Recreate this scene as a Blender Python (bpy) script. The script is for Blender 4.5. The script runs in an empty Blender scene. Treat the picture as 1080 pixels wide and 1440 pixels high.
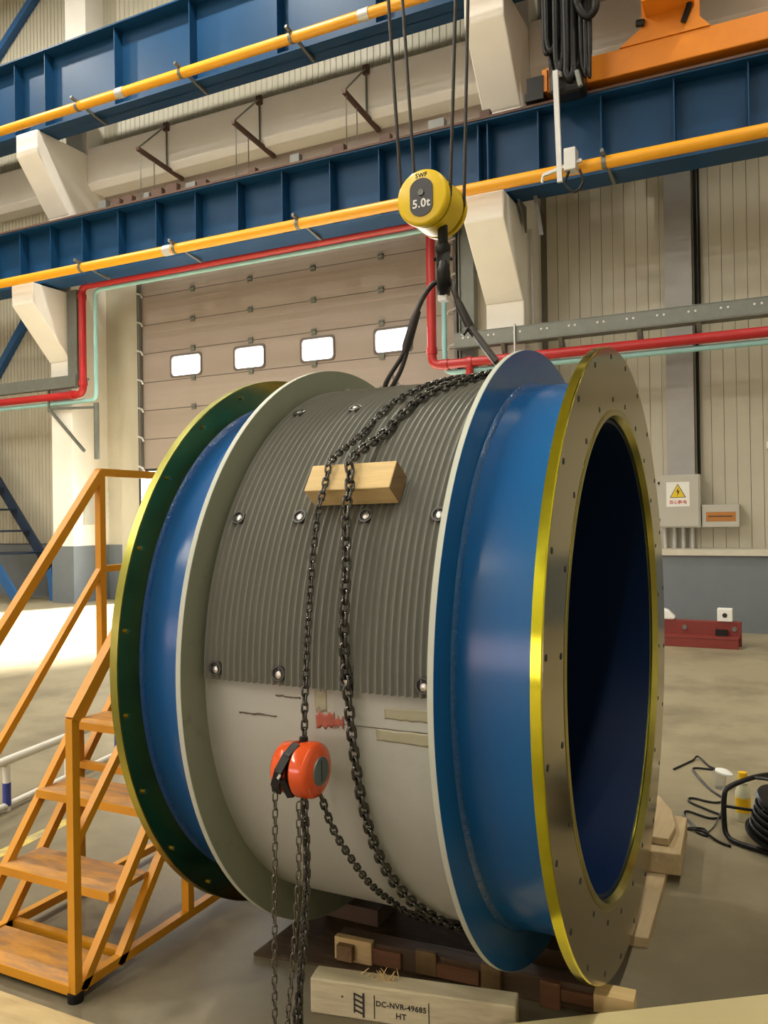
import bpy, bmesh, math, random
from mathutils import Vector, Matrix, Quaternion
random.seed(7)
PI = math.pi
S = bpy.context.scene
COL = S.collection
rad = math.radians

# ---------------------------------------------------------------- camera
F_PX, YAW, PITCH, ROLL, EYE = 1157.17, 0.459376, 0.005551, -0.014820, 1.70
fw = Vector((-math.sin(YAW) * math.cos(PITCH), math.cos(YAW) * math.cos(PITCH), math.sin(PITCH)))
r0 = Vector((math.cos(YAW), math.sin(YAW), 0.0))
u0 = r0.cross(fw)
rt = math.cos(ROLL) * r0 + math.sin(ROLL) * u0
up = rt.cross(fw)
cd = bpy.data.cameras.new('camera')
cd.sensor_fit = 'VERTICAL'
cd.sensor_height = 36.0
cd.lens = F_PX / 1440.0 * 36.0
cd.clip_start, cd.clip_end = 0.05, 300
cam = bpy.data.objects.new('camera', cd)
COL.objects.link(cam)
M = Matrix((rt, up, -fw)).transposed().to_4x4()
M.translation = Vector((0, 0, EYE))
cam.matrix_world = M
S.camera = cam

# ---------------------------------------------------------------- world, lamps, exposure
S.view_settings.view_transform = 'Standard'
S.view_settings.look = 'None'
S.view_settings.exposure = -0.28
S.view_settings.gamma = 1.0
S.view_settings.use_curve_mapping = False
S.cycles.use_denoising = True
S.cycles.max_bounces = 8
S.cycles.diffuse_bounces = 4
S.cycles.glossy_bounces = 4
S.cycles.sample_clamp_indirect = 8.0
W = bpy.data.worlds.new('overcast_sky')
S.world = W
W.use_nodes = True
bg = W.node_tree.nodes['Background']
bg.inputs[0].default_value = (0.93, 0.97, 1.0, 1)
bg.inputs[1].default_value = 10.0
sun = bpy.data.lights.new('sun', 'SUN')
sun.energy = 120.0
sun.angle = rad(11.0)
sun.color = (1.0, 0.95, 0.86)
so = bpy.data.objects.new('sun', sun)
COL.objects.link(so)
so.rotation_euler = Vector((-0.42, -0.91, -0.28)).to_track_quat('-Z', 'Y').to_euler()
so.location = (20, 30, 20)

LAMP_W = 820.0
def high_bay(x, y, z=13.8, w=LAMP_W):
    l = bpy.data.lights.new('high_bay', 'AREA')
    l.shape = 'DISK'
    l.size = 0.45
    l.energy = w
    l.color = (1.0, 0.95, 0.83)
    o = bpy.data.objects.new('high_bay', l)
    COL.objects.link(o)
    o.location = (x, y, z)
for lx in (-16.5, -9.0, 1.8):
    for ly in (-12.0, -9.0, -6.0, -3.0, 0.0, 3.0, 6.0, 8.8):
        high_bay(lx, ly, w=LAMP_W * (0.55 if lx > 0 else 1.0) * (0.85 if ly > 8 else 0.28 if -1 < ly < 7 else 0.5))
# light portal in the open doorway (emits nothing by itself, guides sky sampling)
pl = bpy.data.lights.new('door_portal', 'AREA')
pl.shape = 'RECTANGLE'
pl.size, pl.size_y = 7.0, 2.8
pl.cycles.is_portal = True
po = bpy.data.objects.new('door_portal', pl)
COL.objects.link(po)
po.location = (-8.6, 13.7, 1.4)
po.rotation_euler = Vector((0, -1, 0)).to_track_quat('-Z', 'Z').to_euler()

# ---------------------------------------------------------------- materials
def mat(name, c, rough=0.5, metal=0.0, var=0.12, scale=6.0, bump=0.0, bscale=40.0, spec=0.5,
        stain=None, stain_amt=0.5, stain_scale=2.0, stain_lo=0.55, stretch=None, aniso=0.0, coat=0.0):
    m = bpy.data.materials.new(name)
    m.use_nodes = True
    nt = m.node_tree
    b = nt.nodes['Principled BSDF']
    b.inputs['Roughness'].default_value = rough
    b.inputs['Metallic'].default_value = metal
    b.inputs['Specular IOR Level'].default_value = spec
    b.inputs['Anisotropic'].default_value = aniso
    b.inputs['Coat Weight'].default_value = coat
    tc = nt.nodes.new('ShaderNodeTexCoord')
    vec = tc.outputs['Object']
    if stretch:
        mp = nt.nodes.new('ShaderNodeMapping')
        mp.inputs['Scale'].default_value = stretch
        nt.links.new(vec, mp.inputs['Vector'])
        vec = mp.outputs['Vector']
    n = nt.nodes.new('ShaderNodeTexNoise')
    n.inputs['Scale'].default_value = scale
    n.inputs['Detail'].default_value = 5
    nt.links.new(vec, n.inputs['Vector'])
    mx = nt.nodes.new('ShaderNodeMix')
    mx.data_type = 'RGBA'
    mx.inputs['A'].default_value = tuple(x * (1 - var) for x in c) + (1,)
    mx.inputs['B'].default_value = tuple(min(1, x * (1 + var)) for x in c) + (1,)
    nt.links.new(n.outputs['Fac'], mx.inputs['Factor'])
    out = mx.outputs['Result']
    if stain:
        n2 = nt.nodes.new('ShaderNodeTexNoise')
        n2.inputs['Scale'].default_value = stain_scale
        n2.inputs['Detail'].default_value = 7
        n2.inputs['Roughness'].default_value = 0.65
        nt.links.new(vec, n2.inputs['Vector'])
        rp = nt.nodes.new('ShaderNodeMapRange')
        rp.inputs['From Min'].default_value = stain_lo
        rp.inputs['From Max'].default_value = stain_lo + 0.22
        rp.inputs['To Max'].default_value = stain_amt
        nt.links.new(n2.outputs['Fac'], rp.inputs['Value'])
        m2 = nt.nodes.new('ShaderNodeMix')
        m2.data_type = 'RGBA'
        nt.links.new(rp.outputs['Result'], m2.inputs['Factor'])
        nt.links.new(out, m2.inputs['A'])
        m2.inputs['B'].default_value = tuple(stain) + (1,)
        out = m2.outputs['Result']
    nt.links.new(out, b.inputs['Base Color'])
    if bump:
        nb = nt.nodes.new('ShaderNodeTexNoise')
        nb.inputs['Scale'].default_value = bscale
        nb.inputs['Detail'].default_value = 4
        nt.links.new(vec, nb.inputs['Vector'])
        bp = nt.nodes.new('ShaderNodeBump')
        bp.inputs['Strength'].default_value = bump
        bp.inputs['Distance'].default_value = 0.01
        nt.links.new(nb.outputs['Fac'], bp.inputs['Height'])
        nt.links.new(bp.outputs['Normal'], b.inputs['Normal'])
    return m

def wood(name, c1, c2, axis=0, scale=9.0, rough=0.75):
    st = [14.0, 14.0, 14.0]
    st[axis] = 1.2
    return mat(name, tuple((a + b) / 2 for a, b in zip(c1, c2)), rough, var=0.32, scale=scale * 0.3,
               stretch=tuple(st), bump=0.25, bscale=6, stain=c1, stain_amt=0.6, stain_scale=1.3, stain_lo=0.5)

MT = {}
def defmats():
    A = MT
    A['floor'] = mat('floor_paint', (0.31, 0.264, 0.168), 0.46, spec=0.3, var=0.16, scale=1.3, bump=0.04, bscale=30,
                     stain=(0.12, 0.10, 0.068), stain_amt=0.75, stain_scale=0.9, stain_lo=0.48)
    A['outside'] = mat('yard_concrete', (0.62, 0.61, 0.58), 0.9, scale=0.8)
    A['panel'] = mat('cream_wall_panel', (0.50, 0.47, 0.37), 0.5, var=0.07, scale=2.5)
    A['panel_dark'] = mat('panel_backing', (0.20, 0.18, 0.14), 0.7)
    A['roof'] = mat('roof_sheet', (0.33, 0.31, 0.27), 0.7)
    A['dado'] = mat('blue_grey_dado', (0.15, 0.172, 0.19), 0.5, var=0.10, scale=4, bump=0.05)
    A['cream_trim'] = mat('cream_trim', (0.55, 0.52, 0.42), 0.5)
    A['concrete'] = mat('white_painted_concrete', (0.84, 0.81, 0.75), 0.65, var=0.05, scale=3, bump=0.04, bscale=12)
    A['door'] = mat('mauve_grey_door', (0.34, 0.285, 0.25), 0.45, var=0.05, scale=3)
    A['door_joint'] = mat('door_joint', (0.13, 0.11, 0.10), 0.6)
    A['frame_dark'] = mat('dark_rubber', (0.02, 0.02, 0.02), 0.6)
    A['galv'] = mat('galvanised_steel', (0.165, 0.175, 0.155), 0.5, metal=0.4, var=0.18, scale=10)
    A['arm_grey'] = mat('dull_grey_arm', (0.16, 0.16, 0.15), 0.5, metal=0.3)
    A['duct_grey'] = mat('duct_zinc_grey', (0.33, 0.325, 0.31), 0.45, metal=0.3, var=0.12, scale=4)
    A['galv_light'] = mat('light_galvanised', (0.55, 0.54, 0.52), 0.45, metal=0.3, var=0.10, scale=8)
    A['beam_blue'] = mat('beam_blue_paint', (0.006, 0.050, 0.132), 0.45, var=0.18, scale=2.2, spec=0.25)
    A['rail'] = mat('rusty_rail', (0.09, 0.045, 0.03), 0.7, var=0.3, scale=9)
    A['yellow_bar'] = mat('yellow_conductor', (0.80, 0.36, 0.012), 0.4, var=0.06)
    A['orange_crane'] = mat('orange_crane_paint', (0.72, 0.23, 0.012), 0.4, var=0.08)
    A['red_pipe'] = mat('red_pipe_paint', (0.42, 0.018, 0.02), 0.35, var=0.10)
    A['cyan_pipe'] = mat('cyan_pipe_paint', (0.30, 0.56, 0.56), 0.4, var=0.08)
    A['red_oxide'] = mat('red_oxide_steel', (0.19, 0.025, 0.018), 0.5, var=0.15)
    A['drum_blue'] = mat('drum_blue_paint', (0.008, 0.105, 0.33), 0.20, var=0.10, scale=3.0, bump=0.012, bscale=60, spec=0.45)
    A['bore_shade_blue'] = mat('shaded_bore_blue', (0.0012, 0.012, 0.052), 0.45, var=0.10, spec=0.2)  # blue darkened so the colour itself carries the shade inside the bore
    A['drum_grey'] = mat('drum_grey_primer', (0.43, 0.435, 0.385), 0.5, var=0.06, scale=2.5,
                         stain=(0.27, 0.26, 0.20), stain_amt=0.35, stain_scale=3.5, stain_lo=0.58)
    A['flange_grey'] = mat('flange_grey_primer', (0.23, 0.25, 0.185), 0.55, var=0.10, scale=4,
                           stain=(0.07, 0.07, 0.055), stain_amt=0.8, stain_scale=5.0, stain_lo=0.57)
    A['flange_edge'] = mat('flange_edge_pale', (0.50, 0.52, 0.44), 0.5, var=0.06,
                           stain=(0.2, 0.19, 0.15), stain_amt=0.6, stain_scale=7, stain_lo=0.64)
    A['groove'] = mat('grey_rope_groove', (0.185, 0.185, 0.16), 0.34, var=0.10, scale=5)
    A['gold'] = mat('zinc_yellow_rim', (0.74, 0.69, 0.04), 0.15, metal=1.0, var=0.18, scale=14, aniso=0.5)
    A['gold_face'] = mat('machined_steel_face', (0.37, 0.32, 0.19), 0.16, metal=1.0, var=0.08, scale=3.0, bump=0.02, bscale=5,
                         stain=(0.38, 0.32, 0.18), stain_amt=0.5, stain_scale=4.0, stain_lo=0.55)
    A['olive_face'] = mat('olive_zinc_face', (0.42, 0.33, 0.06), 0.20, metal=1.0, var=0.25, scale=3.5,
                          stain=(0.14, 0.13, 0.03), stain_amt=0.6, stain_scale=3.0, stain_lo=0.5)
    A['hole'] = mat('dark_hole', (0.012, 0.011, 0.010), 0.6)
    A['weld'] = mat('glossy_weld', (0.010, 0.085, 0.28), 0.10, var=0.2, scale=60, bump=0.6, bscale=70)
    A['bolt_gold'] = mat('zinc_bolt', (0.55, 0.50, 0.16), 0.25, metal=1.0)
    A['gold_shaded'] = mat('shaded_zinc_rim', (0.36, 0.34, 0.075), 0.30, metal=1.0, var=0.2, scale=12)  # dimmer copy of the gold rim, its duller light painted into the colour
    A['lip'] = mat('bore_lip_zinc', (0.42, 0.38, 0.09), 0.22, metal=1.0, var=0.2, scale=12)
    A['bore_ring'] = mat('counterbore_dark', (0.05, 0.05, 0.045), 0.45)
    A['bolt'] = mat('bolt_steel', (0.62, 0.60, 0.55), 0.3, metal=0.9)
    A['chain'] = mat('oiled_black_chain', (0.105, 0.102, 0.096), 0.18, metal=0.9, var=0.3, scale=40)
    A['hand_chain'] = mat('grey_hand_chain', (0.16, 0.145, 0.12), 0.35, metal=0.85, var=0.3, scale=40)
    A['hoist_orange'] = mat('hoist_orange_enamel', (0.72, 0.085, 0.012), 0.16, var=0.05, coat=0.5)
    A['plate'] = mat('name_plate', (0.13, 0.17, 0.17), 0.35, metal=0.3)
    A['black'] = mat('black_paint', (0.010, 0.010, 0.010), 0.4, spec=0.3)
    A['rubber'] = mat('black_cable', (0.010, 0.0095, 0.0095), 0.5, spec=0.25)
    A['hook_yellow'] = mat('hook_block_yellow', (0.80, 0.56, 0.012), 0.33, var=0.04)
    A['hook_grey'] = mat('hook_plate_grey', (0.045, 0.047, 0.055), 0.45)
    A['white'] = mat('white_plastic', (0.80, 0.80, 0.76), 0.4, var=0.03)
    A['box_grey'] = mat('cabinet_grey', (0.46, 0.45, 0.39), 0.45, var=0.03)
    A['stair'] = mat('stair_orange_paint', (0.62, 0.27, 0.012), 0.38, var=0.10, scale=7)
    A['tread'] = mat('worn_stair_tread', (0.60, 0.27, 0.035), 0.5, var=0.15, scale=6, stretch=(1.0, 5.0, 3.0),
                     stain=(0.25, 0.15, 0.085), stain_amt=0.85, stain_scale=4.0, stain_lo=0.42, bump=0.15, bscale=30)
    A['pine'] = wood('pale_pine', (0.58, 0.41, 0.18), (0.80, 0.60, 0.29))
    A['pine_end'] = wood('dark_pine_end', (0.14, 0.085, 0.035), (0.28, 0.175, 0.075), 1)  # darkened for the painted shade on the block end; skid cleats share it
    A['pine_old'] = wood('aged_pine', (0.47, 0.40, 0.25), (0.62, 0.54, 0.36))
    A['pine_y'] = wood('pale_pine_lengthwise', (0.28, 0.195, 0.10), (0.56, 0.43, 0.24), 1)
    A['brown_wood'] = wood('stained_brown_wood', (0.07, 0.045, 0.028), (0.16, 0.095, 0.055))
    A['brown_red'] = wood('reddish_wood', (0.17, 0.07, 0.035), (0.26, 0.12, 0.06))
    A['ply'] = mat('stained_plywood', (0.085, 0.056, 0.033), 0.95, spec=0.08, var=0.3, scale=7, stretch=(2, 6, 3),
                   stain=(0.22, 0.17, 0.13), stain_amt=0.5, stain_scale=6, stain_lo=0.55)
    A['ply_pale'] = mat('pale_plywood', (0.55, 0.41, 0.20), 0.7, var=0.16, scale=5, stretch=(1, 6, 3),
                        stain=(0.36, 0.25, 0.11), stain_amt=0.6, stain_scale=3, stain_lo=0.5)
    A['cream_wood'] = mat('cream_board', (0.74, 0.63, 0.33), 0.6, var=0.10, scale=3)
    A['ink'] = mat('black_stamp_ink', (0.03, 0.028, 0.025), 0.8)
    A['red_primer'] = mat('red_primer_patch', (0.38, 0.10, 0.065), 0.7, var=0.3, scale=30)
    A['tape'] = mat('olive_tape', (0.36, 0.34, 0.23), 0.5, var=0.12, scale=12, stretch=(1, 6, 6))
    A['smear'] = mat('dark_smear', (0.10, 0.085, 0.06), 0.6, var=0.4, scale=30)
    A['rope'] = mat('steel_wire_rope', (0.05, 0.045, 0.042), 0.45, metal=0.6, var=0.3, scale=80)
    A['rope_grey'] = mat('worn_wire_rope', (0.12, 0.12, 0.115), 0.4, metal=0.7, var=0.3, scale=80)
    A['blue_steel'] = mat('blue_brace_paint', (0.02, 0.10, 0.27), 0.45, var=0.15)
    A['dark_blue'] = mat('dark_blue_steel', (0.008, 0.02, 0.045), 0.5)
    A['barrier_white'] = mat('barrier_white', (0.72, 0.70, 0.63), 0.45)
    A['barrier_blue'] = mat('barrier_blue', (0.03, 0.05, 0.25), 0.45)
    A['sign_yellow'] = mat('sign_yellow', (0.75, 0.55, 0.02), 0.5)
    A['sign_red'] = mat('sign_red', (0.55, 0.06, 0.04), 0.5)
    A['sign_orange'] = mat('sign_orange', (0.42, 0.17, 0.03), 0.5)
    A['cap_yellow'] = mat('cap_yellow', (0.85, 0.50, 0.01), 0.35)
    A['bottle'] = mat('bottle_plastic', (0.62, 0.60, 0.42), 0.25)
    A['lightblue'] = mat('light_blue_label', (0.22, 0.50, 0.62), 0.4)
    A['line_yellow'] = mat('floor_line_yellow', (0.62, 0.48, 0.10), 0.6, stain=(0.26, 0.225, 0.15), stain_amt=0.9, stain_scale=9, stain_lo=0.38)
    # frosted window pane
    m = bpy.data.materials.new('frosted_pane'); m.use_nodes = True
    nt = m.node_tree
    for nd in list(nt.nodes): nt.nodes.remove(nd)
    o = nt.nodes.new('ShaderNodeOutputMaterial'); t = nt.nodes.new('ShaderNodeBsdfTranslucent'); g = nt.nodes.new('ShaderNodeBsdfGlossy')
    t.inputs[0].default_value = (0.95, 0.96, 0.97, 1); g.inputs['Roughness'].default_value = 0.2
    k = nt.nodes.new('ShaderNodeMixShader'); k.inputs[0].default_value = 0.05
    nt.links.new(t.outputs[0], k.inputs[1]); nt.links.new(g.outputs[0], k.inputs[2]); nt.links.new(k.outputs[0], o.inputs[0])
    A['pane'] = m
    m2 = bpy.data.materials.new('tinted_pane'); m2.use_nodes = True
    nt = m2.node_tree
    for nd in list(nt.nodes): nt.nodes.remove(nd)
    o = nt.nodes.new('ShaderNodeOutputMaterial'); t = nt.nodes.new('ShaderNodeBsdfTransparent'); g = nt.nodes.new('ShaderNodeBsdfGlossy')
    t.inputs[0].default_value = (0.85, 0.74, 0.76, 1); g.inputs['Roughness'].default_value = 0.05
    k = nt.nodes.new('ShaderNodeMixShader'); k.inputs[0].default_value = 0.05
    nt.links.new(t.outputs[0], k.inputs[1]); nt.links.new(g.outputs[0], k.inputs[2]); nt.links.new(k.outputs[0], o.inputs[0])
    A['tinted_pane'] = m2
    # clear plastic
    m = mat('clear_plastic', (0.95, 0.95, 0.93), 0.08, var=0.0)
    m.node_tree.nodes['Principled BSDF'].inputs['Transmission Weight'].default_value = 0.85
    A['clear'] = m
defmats()
def grime_falloff_floor():  # work-area grime, plus light falloff painted into the floor colour
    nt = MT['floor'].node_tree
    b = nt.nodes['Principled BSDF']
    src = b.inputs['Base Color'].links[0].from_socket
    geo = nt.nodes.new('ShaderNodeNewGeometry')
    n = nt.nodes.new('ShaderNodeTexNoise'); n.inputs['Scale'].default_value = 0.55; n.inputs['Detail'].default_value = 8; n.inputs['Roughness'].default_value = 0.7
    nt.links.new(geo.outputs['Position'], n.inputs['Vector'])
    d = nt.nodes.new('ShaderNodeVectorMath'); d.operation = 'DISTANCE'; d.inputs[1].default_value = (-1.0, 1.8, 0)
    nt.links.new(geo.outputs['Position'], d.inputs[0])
    r = nt.nodes.new('ShaderNodeMapRange'); r.inputs['From Min'].default_value = 1.5; r.inputs['From Max'].default_value = 5.0  # radial part: painted falloff, darkest around the drum and the near floor
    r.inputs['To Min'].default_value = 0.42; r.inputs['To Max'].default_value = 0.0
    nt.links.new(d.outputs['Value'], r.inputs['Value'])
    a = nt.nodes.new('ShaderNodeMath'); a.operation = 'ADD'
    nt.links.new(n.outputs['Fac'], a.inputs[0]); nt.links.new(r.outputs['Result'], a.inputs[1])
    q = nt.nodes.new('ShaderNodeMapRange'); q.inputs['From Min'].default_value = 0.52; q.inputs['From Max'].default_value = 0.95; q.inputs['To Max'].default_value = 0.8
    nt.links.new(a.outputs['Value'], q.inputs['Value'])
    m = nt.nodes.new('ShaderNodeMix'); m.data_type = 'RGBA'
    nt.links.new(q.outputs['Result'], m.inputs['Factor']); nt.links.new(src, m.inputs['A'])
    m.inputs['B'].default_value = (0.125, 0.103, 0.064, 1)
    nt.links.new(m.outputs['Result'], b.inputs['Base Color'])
grime_falloff_floor()

# ---------------------------------------------------------------- mesh helpers
class MB:
    def __init__(self):
        self.v, self.f = [], []
    def add(self, vs, fs):
        k = len(self.v)
        self.v += [Vector(a) for a in vs]
        self.f += [tuple(i + k for i in q) for q in fs]
        return self
    def obox(self, c, ax, s):
        c = Vector(c)
        X, Y, Z = [Vector(a).normalized() * (b / 2) for a, b in zip(ax, s)]
        vs = [c + X * i + Y * j + Z * k for i in (-1, 1) for j in (-1, 1) for k in (-1, 1)]
        return self.add(vs, [(0, 1, 3, 2), (4, 6, 7, 5), (0, 4, 5, 1), (2, 3, 7, 6), (0, 2, 6, 4), (1, 5, 7, 3)])
    def box(self, x0, x1, y0, y1, z0, z1):
        return self.obox(((x0 + x1) / 2, (y0 + y1) / 2, (z0 + z1) / 2), ((1, 0, 0), (0, 1, 0), (0, 0, 1)),
                         (x1 - x0, y1 - y0, z1 - z0))
    def bar(self, a, b, w, h, upv=(0, 0, 1)):
        a, b = Vector(a), Vector(b)
        d = (b - a)
        L = d.length
        d = d.normalized()
        s = d.cross(Vector(upv))
        if s.length < 1e-4: s = d.cross(Vector((0, 1, 0)))
        s.normalize()
        return self.obox((a + b) / 2, (d, s, s.cross(d)), (L, w, h))
    def tube(self, pts, r, seg=8, closed=False, caps=True):
        P = [Vector(p) for p in pts]
        n = len(P)
        T = []
        for i in range(n):
            if closed: t = P[(i + 1) % n] - P[i - 1]
            else: t = P[min(i + 1, n - 1)] - P[max(i - 1, 0)]
            T.append(t.normalized())
        ref = Vector((0, 0, 1)) if abs(T[0].z) < 0.9 else Vector((1, 0, 0))
        N = T[0].cross(ref).normalized()
        vs, fs = [], []
        for i in range(n):
            if i:
                q = T[i - 1].rotation_difference(T[i])
                N = q @ N
            N = (N - T[i] * N.dot(T[i])).normalized()
            B = T[i].cross(N)
            rr = r[i] if isinstance(r, (list, tuple)) else r
            for k in range(seg):
                a = 2 * PI * k / seg
                vs.append(P[i] + (N * math.cos(a) + B * math.sin(a)) * rr)
        for i in range(n if closed else n - 1):
            j = (i + 1) % n
            for k in range(seg):
                fs.append((i * seg + k, i * seg + (k + 1) % seg, j * seg + (k + 1) % seg, j * seg + k))
        if caps and not closed:
            fs.append(tuple(range(seg - 1, -1, -1)))
            fs.append(tuple(range((n - 1) * seg, n * seg)))
        return self.add(vs, fs)
    def cyl(self, a, b, r, seg=16, r2=None):
        return self.tube([a, b], [r, r if r2 is None else r2], seg)
    def lathe(self, prof, o, ax, seg=64, a0=0.0, a1=2 * PI, ref=None, closed=True):
        """prof: list of (along axis, radius); closed=True joins last profile point to the first"""
        o, ax = Vector(o), Vector(ax).normalized()
        u = Vector(ref) if ref else (Vector((0, 0, 1)).cross(ax) if abs(ax.z) < 0.9 else Vector((1, 0, 0)))
        u = (u - ax * u.dot(ax)).normalized()
        w = ax.cross(u)
        full = abs(a1 - a0 - 2 * PI) < 1e-6
        na = seg if full else seg + 1
        m = len(prof)
        vs, fs = [], []
        for i in range(na):
            a = a0 + (a1 - a0) * i / seg
            d = u * math.cos(a) + w * math.sin(a)
            for s, r in prof:
                vs.append(o + ax * s + d * r)
        for i in range(seg):
            j = (i + 1) % na
            for k in range(m if closed else m - 1):
                k2 = (k + 1) % m
                fs.append((i * m + k, j * m + k, j * m + k2, i * m + k2))
        if not full and closed:
            fs.append(tuple(range(m)))
            fs.append(tuple(range(seg * m + m - 1, seg * m - 1, -1)))
        return self.add(vs, fs)
    def prism(self, poly, vec):
        n = len(poly)
        P = [Vector(p) for p in poly]
        v = Vector(vec)
        fs = [tuple(range(n)), tuple(range(2 * n - 1, n - 1, -1))]
        fs += [(i, i + n, (i + 1) % n + n, (i + 1) % n) for i in range(n)]
        return self.add(P + [p + v for p in P], fs)
    def mesh(self, name, m, org, smooth=None):
        me = bpy.data.meshes.new(name)
        me.from_pydata([v - org for v in self.v], [], self.f)
        bm = bmesh.new(); bm.from_mesh(me)
        bmesh.ops.recalc_face_normals(bm, faces=bm.faces)
        bm.to_mesh(me); bm.free()
        me.materials.append(m if not isinstance(m, str) else MT[m])
        if smooth:
            me.shade_smooth()
            me.set_sharp_from_angle(angle=rad(smooth))
        return me
    def build(self, name, m, parent=None, smooth=None, bevel=0.0, org=None):
        if parent is not None:
            org = parent.get('_o')
            org = Vector(org)
        elif org is None:
            xs = [v.x for v in self.v]; ys = [v.y for v in self.v]; zs = [v.z for v in self.v]
            org = Vector(((min(xs) + max(xs)) / 2, (min(ys) + max(ys)) / 2, min(zs)))
        org = Vector(org)
        me = self.mesh(name, m, org, smooth)
        o = bpy.data.objects.new(name, me)
        COL.objects.link(o)
        o['_o'] = tuple(org)
        if parent is not None:
            o.parent = parent
        else:
            o.location = org
        if bevel:
            b = o.modifiers.new('bevel', 'BEVEL'); b.width = bevel; b.segments = 2; b.limit_method = 'ANGLE'
        return o

def tag(o, label=None, cat=None, group=None, kind=None):
    if label: o['label'] = label
    if cat: o['category'] = cat
    if group: o['group'] = group
    if kind: o['kind'] = kind
    return o
def thing(name, label, cat, loc, group=None):
    o = bpy.data.objects.new(name, None)
    COL.objects.link(o)
    o.location = loc
    o['_o'] = tuple(loc)
    return tag(o, label, cat, group)
def place(name, me, parent, mw):
    """a part sharing mesh data, placed by a world matrix under an unrotated parent"""
    o = bpy.data.objects.new(name, me)
    COL.objects.link(o)
    o.parent = parent
    o.matrix_local = Matrix.Translation(-Vector(parent['_o'])) @ mw
    o['_o'] = parent['_o']
    return o
def text(name, body, size, m, parent, mw, ext=0.0006):
    c = bpy.data.curves.new(name, 'FONT')
    c.body = body; c.size = size; c.extrude = ext; c.offset = size * 0.018; c.space_character = 1.08
    c.align_x = 'CENTER'; c.align_y = 'CENTER'
    t = bpy.data.objects.new('tmp', c)
    COL.objects.link(t)
    dg = bpy.context.evaluated_depsgraph_get()
    me = bpy.data.meshes.new_from_object(t.evaluated_get(dg))
    bpy.data.objects.remove(t)
    me.materials.clear(); me.materials.append(MT[m])
    return place(name, me, parent, mw)
def frame(o, x, y):
    """matrix with local x, y along given world vectors, z their normal"""
    x = Vector(x).normalized(); z = x.cross(Vector(y)).normalized(); y = z.cross(x)
    m = Matrix((x, y, z)).transposed().to_4x4()
    m.translation = Vector(o)
    return m
def smoothpath(pts, n=12):
    """Catmull-Rom through the points"""
    P = [Vector(p) for p in pts]
    P = [P[0] * 2 - P[1]] + P + [P[-1] * 2 - P[-2]]
    out = []
    for i in range(1, len(P) - 2):
        a, b, c, d = P[i - 1:i + 3]
        for k in range(n):
            t = k / n
            out.append(0.5 * ((2 * b) + (c - a) * t + (2 * a - 5 * b + 4 * c - d) * t * t + (3 * b - a - 3 * c + d) * t ** 3))
    out.append(P[-2])
    return out
def resample(P, step):
    out = [P[0].copy()]
    acc = 0.0
    for a, b in zip(P, P[1:]):
        L = (b - a).length
        if L < 1e-9: continue
        pos = 0.0
        while acc + (L - pos) >= step:
            pos += step - acc
            out.append(a.lerp(b, pos / L))
            acc = 0.0
        acc += L - pos
    return out


# ================================================================ BUILDING SHELL
WY = 13.4            # inner face of the far wall
XL, XR, YF, ZC = -27.0, 9.0, -14.0, 15.5
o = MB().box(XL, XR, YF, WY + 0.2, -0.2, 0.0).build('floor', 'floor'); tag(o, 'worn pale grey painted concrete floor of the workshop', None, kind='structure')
o = MB().box(-60, 40, WY + 0.2, 60, -0.25, -0.02).build('ground', 'outside'); tag(o, 'bright concrete yard outside the roller door', None, kind='structure')
o = MB().box(XL, XR, YF, WY + 0.2, ZC, ZC + 0.2).build('ceiling', 'roof'); tag(o, 'pale sheet metal workshop roof', None, kind='structure')
o = MB().box(XL - 0.2, XL, YF, WY + 0.2, 0, ZC).build('wall_left', 'panel'); tag(o, 'cream panelled end wall at the far left', None, kind='structure')
o = MB().box(XR, XR + 0.2, YF, WY + 0.2, 0, ZC).build('wall_right', 'panel'); tag(o, 'cream panelled end wall at the right', None, kind='structure')
# front wall behind the viewer, with one open doorway that lets daylight in
DX0, DX1, DZ = -17.5, -3.5, 4.4
o = MB().box(XL, DX0, YF - 0.2, YF, 0, ZC).box(DX1, XR, YF - 0.2, YF, 0, ZC).box(DX0, DX1, YF - 0.2, YF, DZ, ZC).box(DX0, DX1, YF - 0.2, YF, 0, 1.0).build('wall_front', 'panel')
tag(o, 'cream panelled wall behind the viewer with a strip window', None, kind='structure')
w = MB().box(DX0, DX1, YF - 0.12, YF - 0.10, 1.0, DZ).build('window_1', 'tinted_pane'); tag(w, 'tinted strip window behind the viewer', None, kind='structure')
for k in range(15):
    xm = DX0 + (DX1 - DX0) * k / 14
    MB().box(xm - 0.04, xm + 0.04, YF - 0.2, YF, 1.0, DZ).build('mullion', 'galv', w)
o = MB().box(-60, 40, -50, YF - 0.2, -0.25, -0.02).build('ground', 'outside'); tag(o, 'concrete yard behind the workshop', None, kind='structure')

OX0, OX1, OZ = -12.15, -5.05, 6.8     # door opening in the far wall
wall = MB().box(XL, OX0, WY + 0.06, WY + 0.3, 0, ZC).box(OX1, XR, WY + 0.06, WY + 0.3, 0, ZC).box(OX0, OX1, WY + 0.06, WY + 0.3, OZ, ZC) \
    .build('wall_back', 'panel_dark', org=(0, WY, 0))
tag(wall, 'far wall of cream vertical metal panels above a blue-grey dado', None, kind='structure')
# right bay: separate panels with recessed joints
pw = 0.178
x = -3.55
i = 0
while x < 3.2:
    w = pw - 0.006
    MB().box(x, x + w, WY - (0.0 if i % 2 else 0.008), WY + 0.06, 1.1, 14.4).build('panel', 'panel', wall)
    x += pw; i += 1
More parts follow.
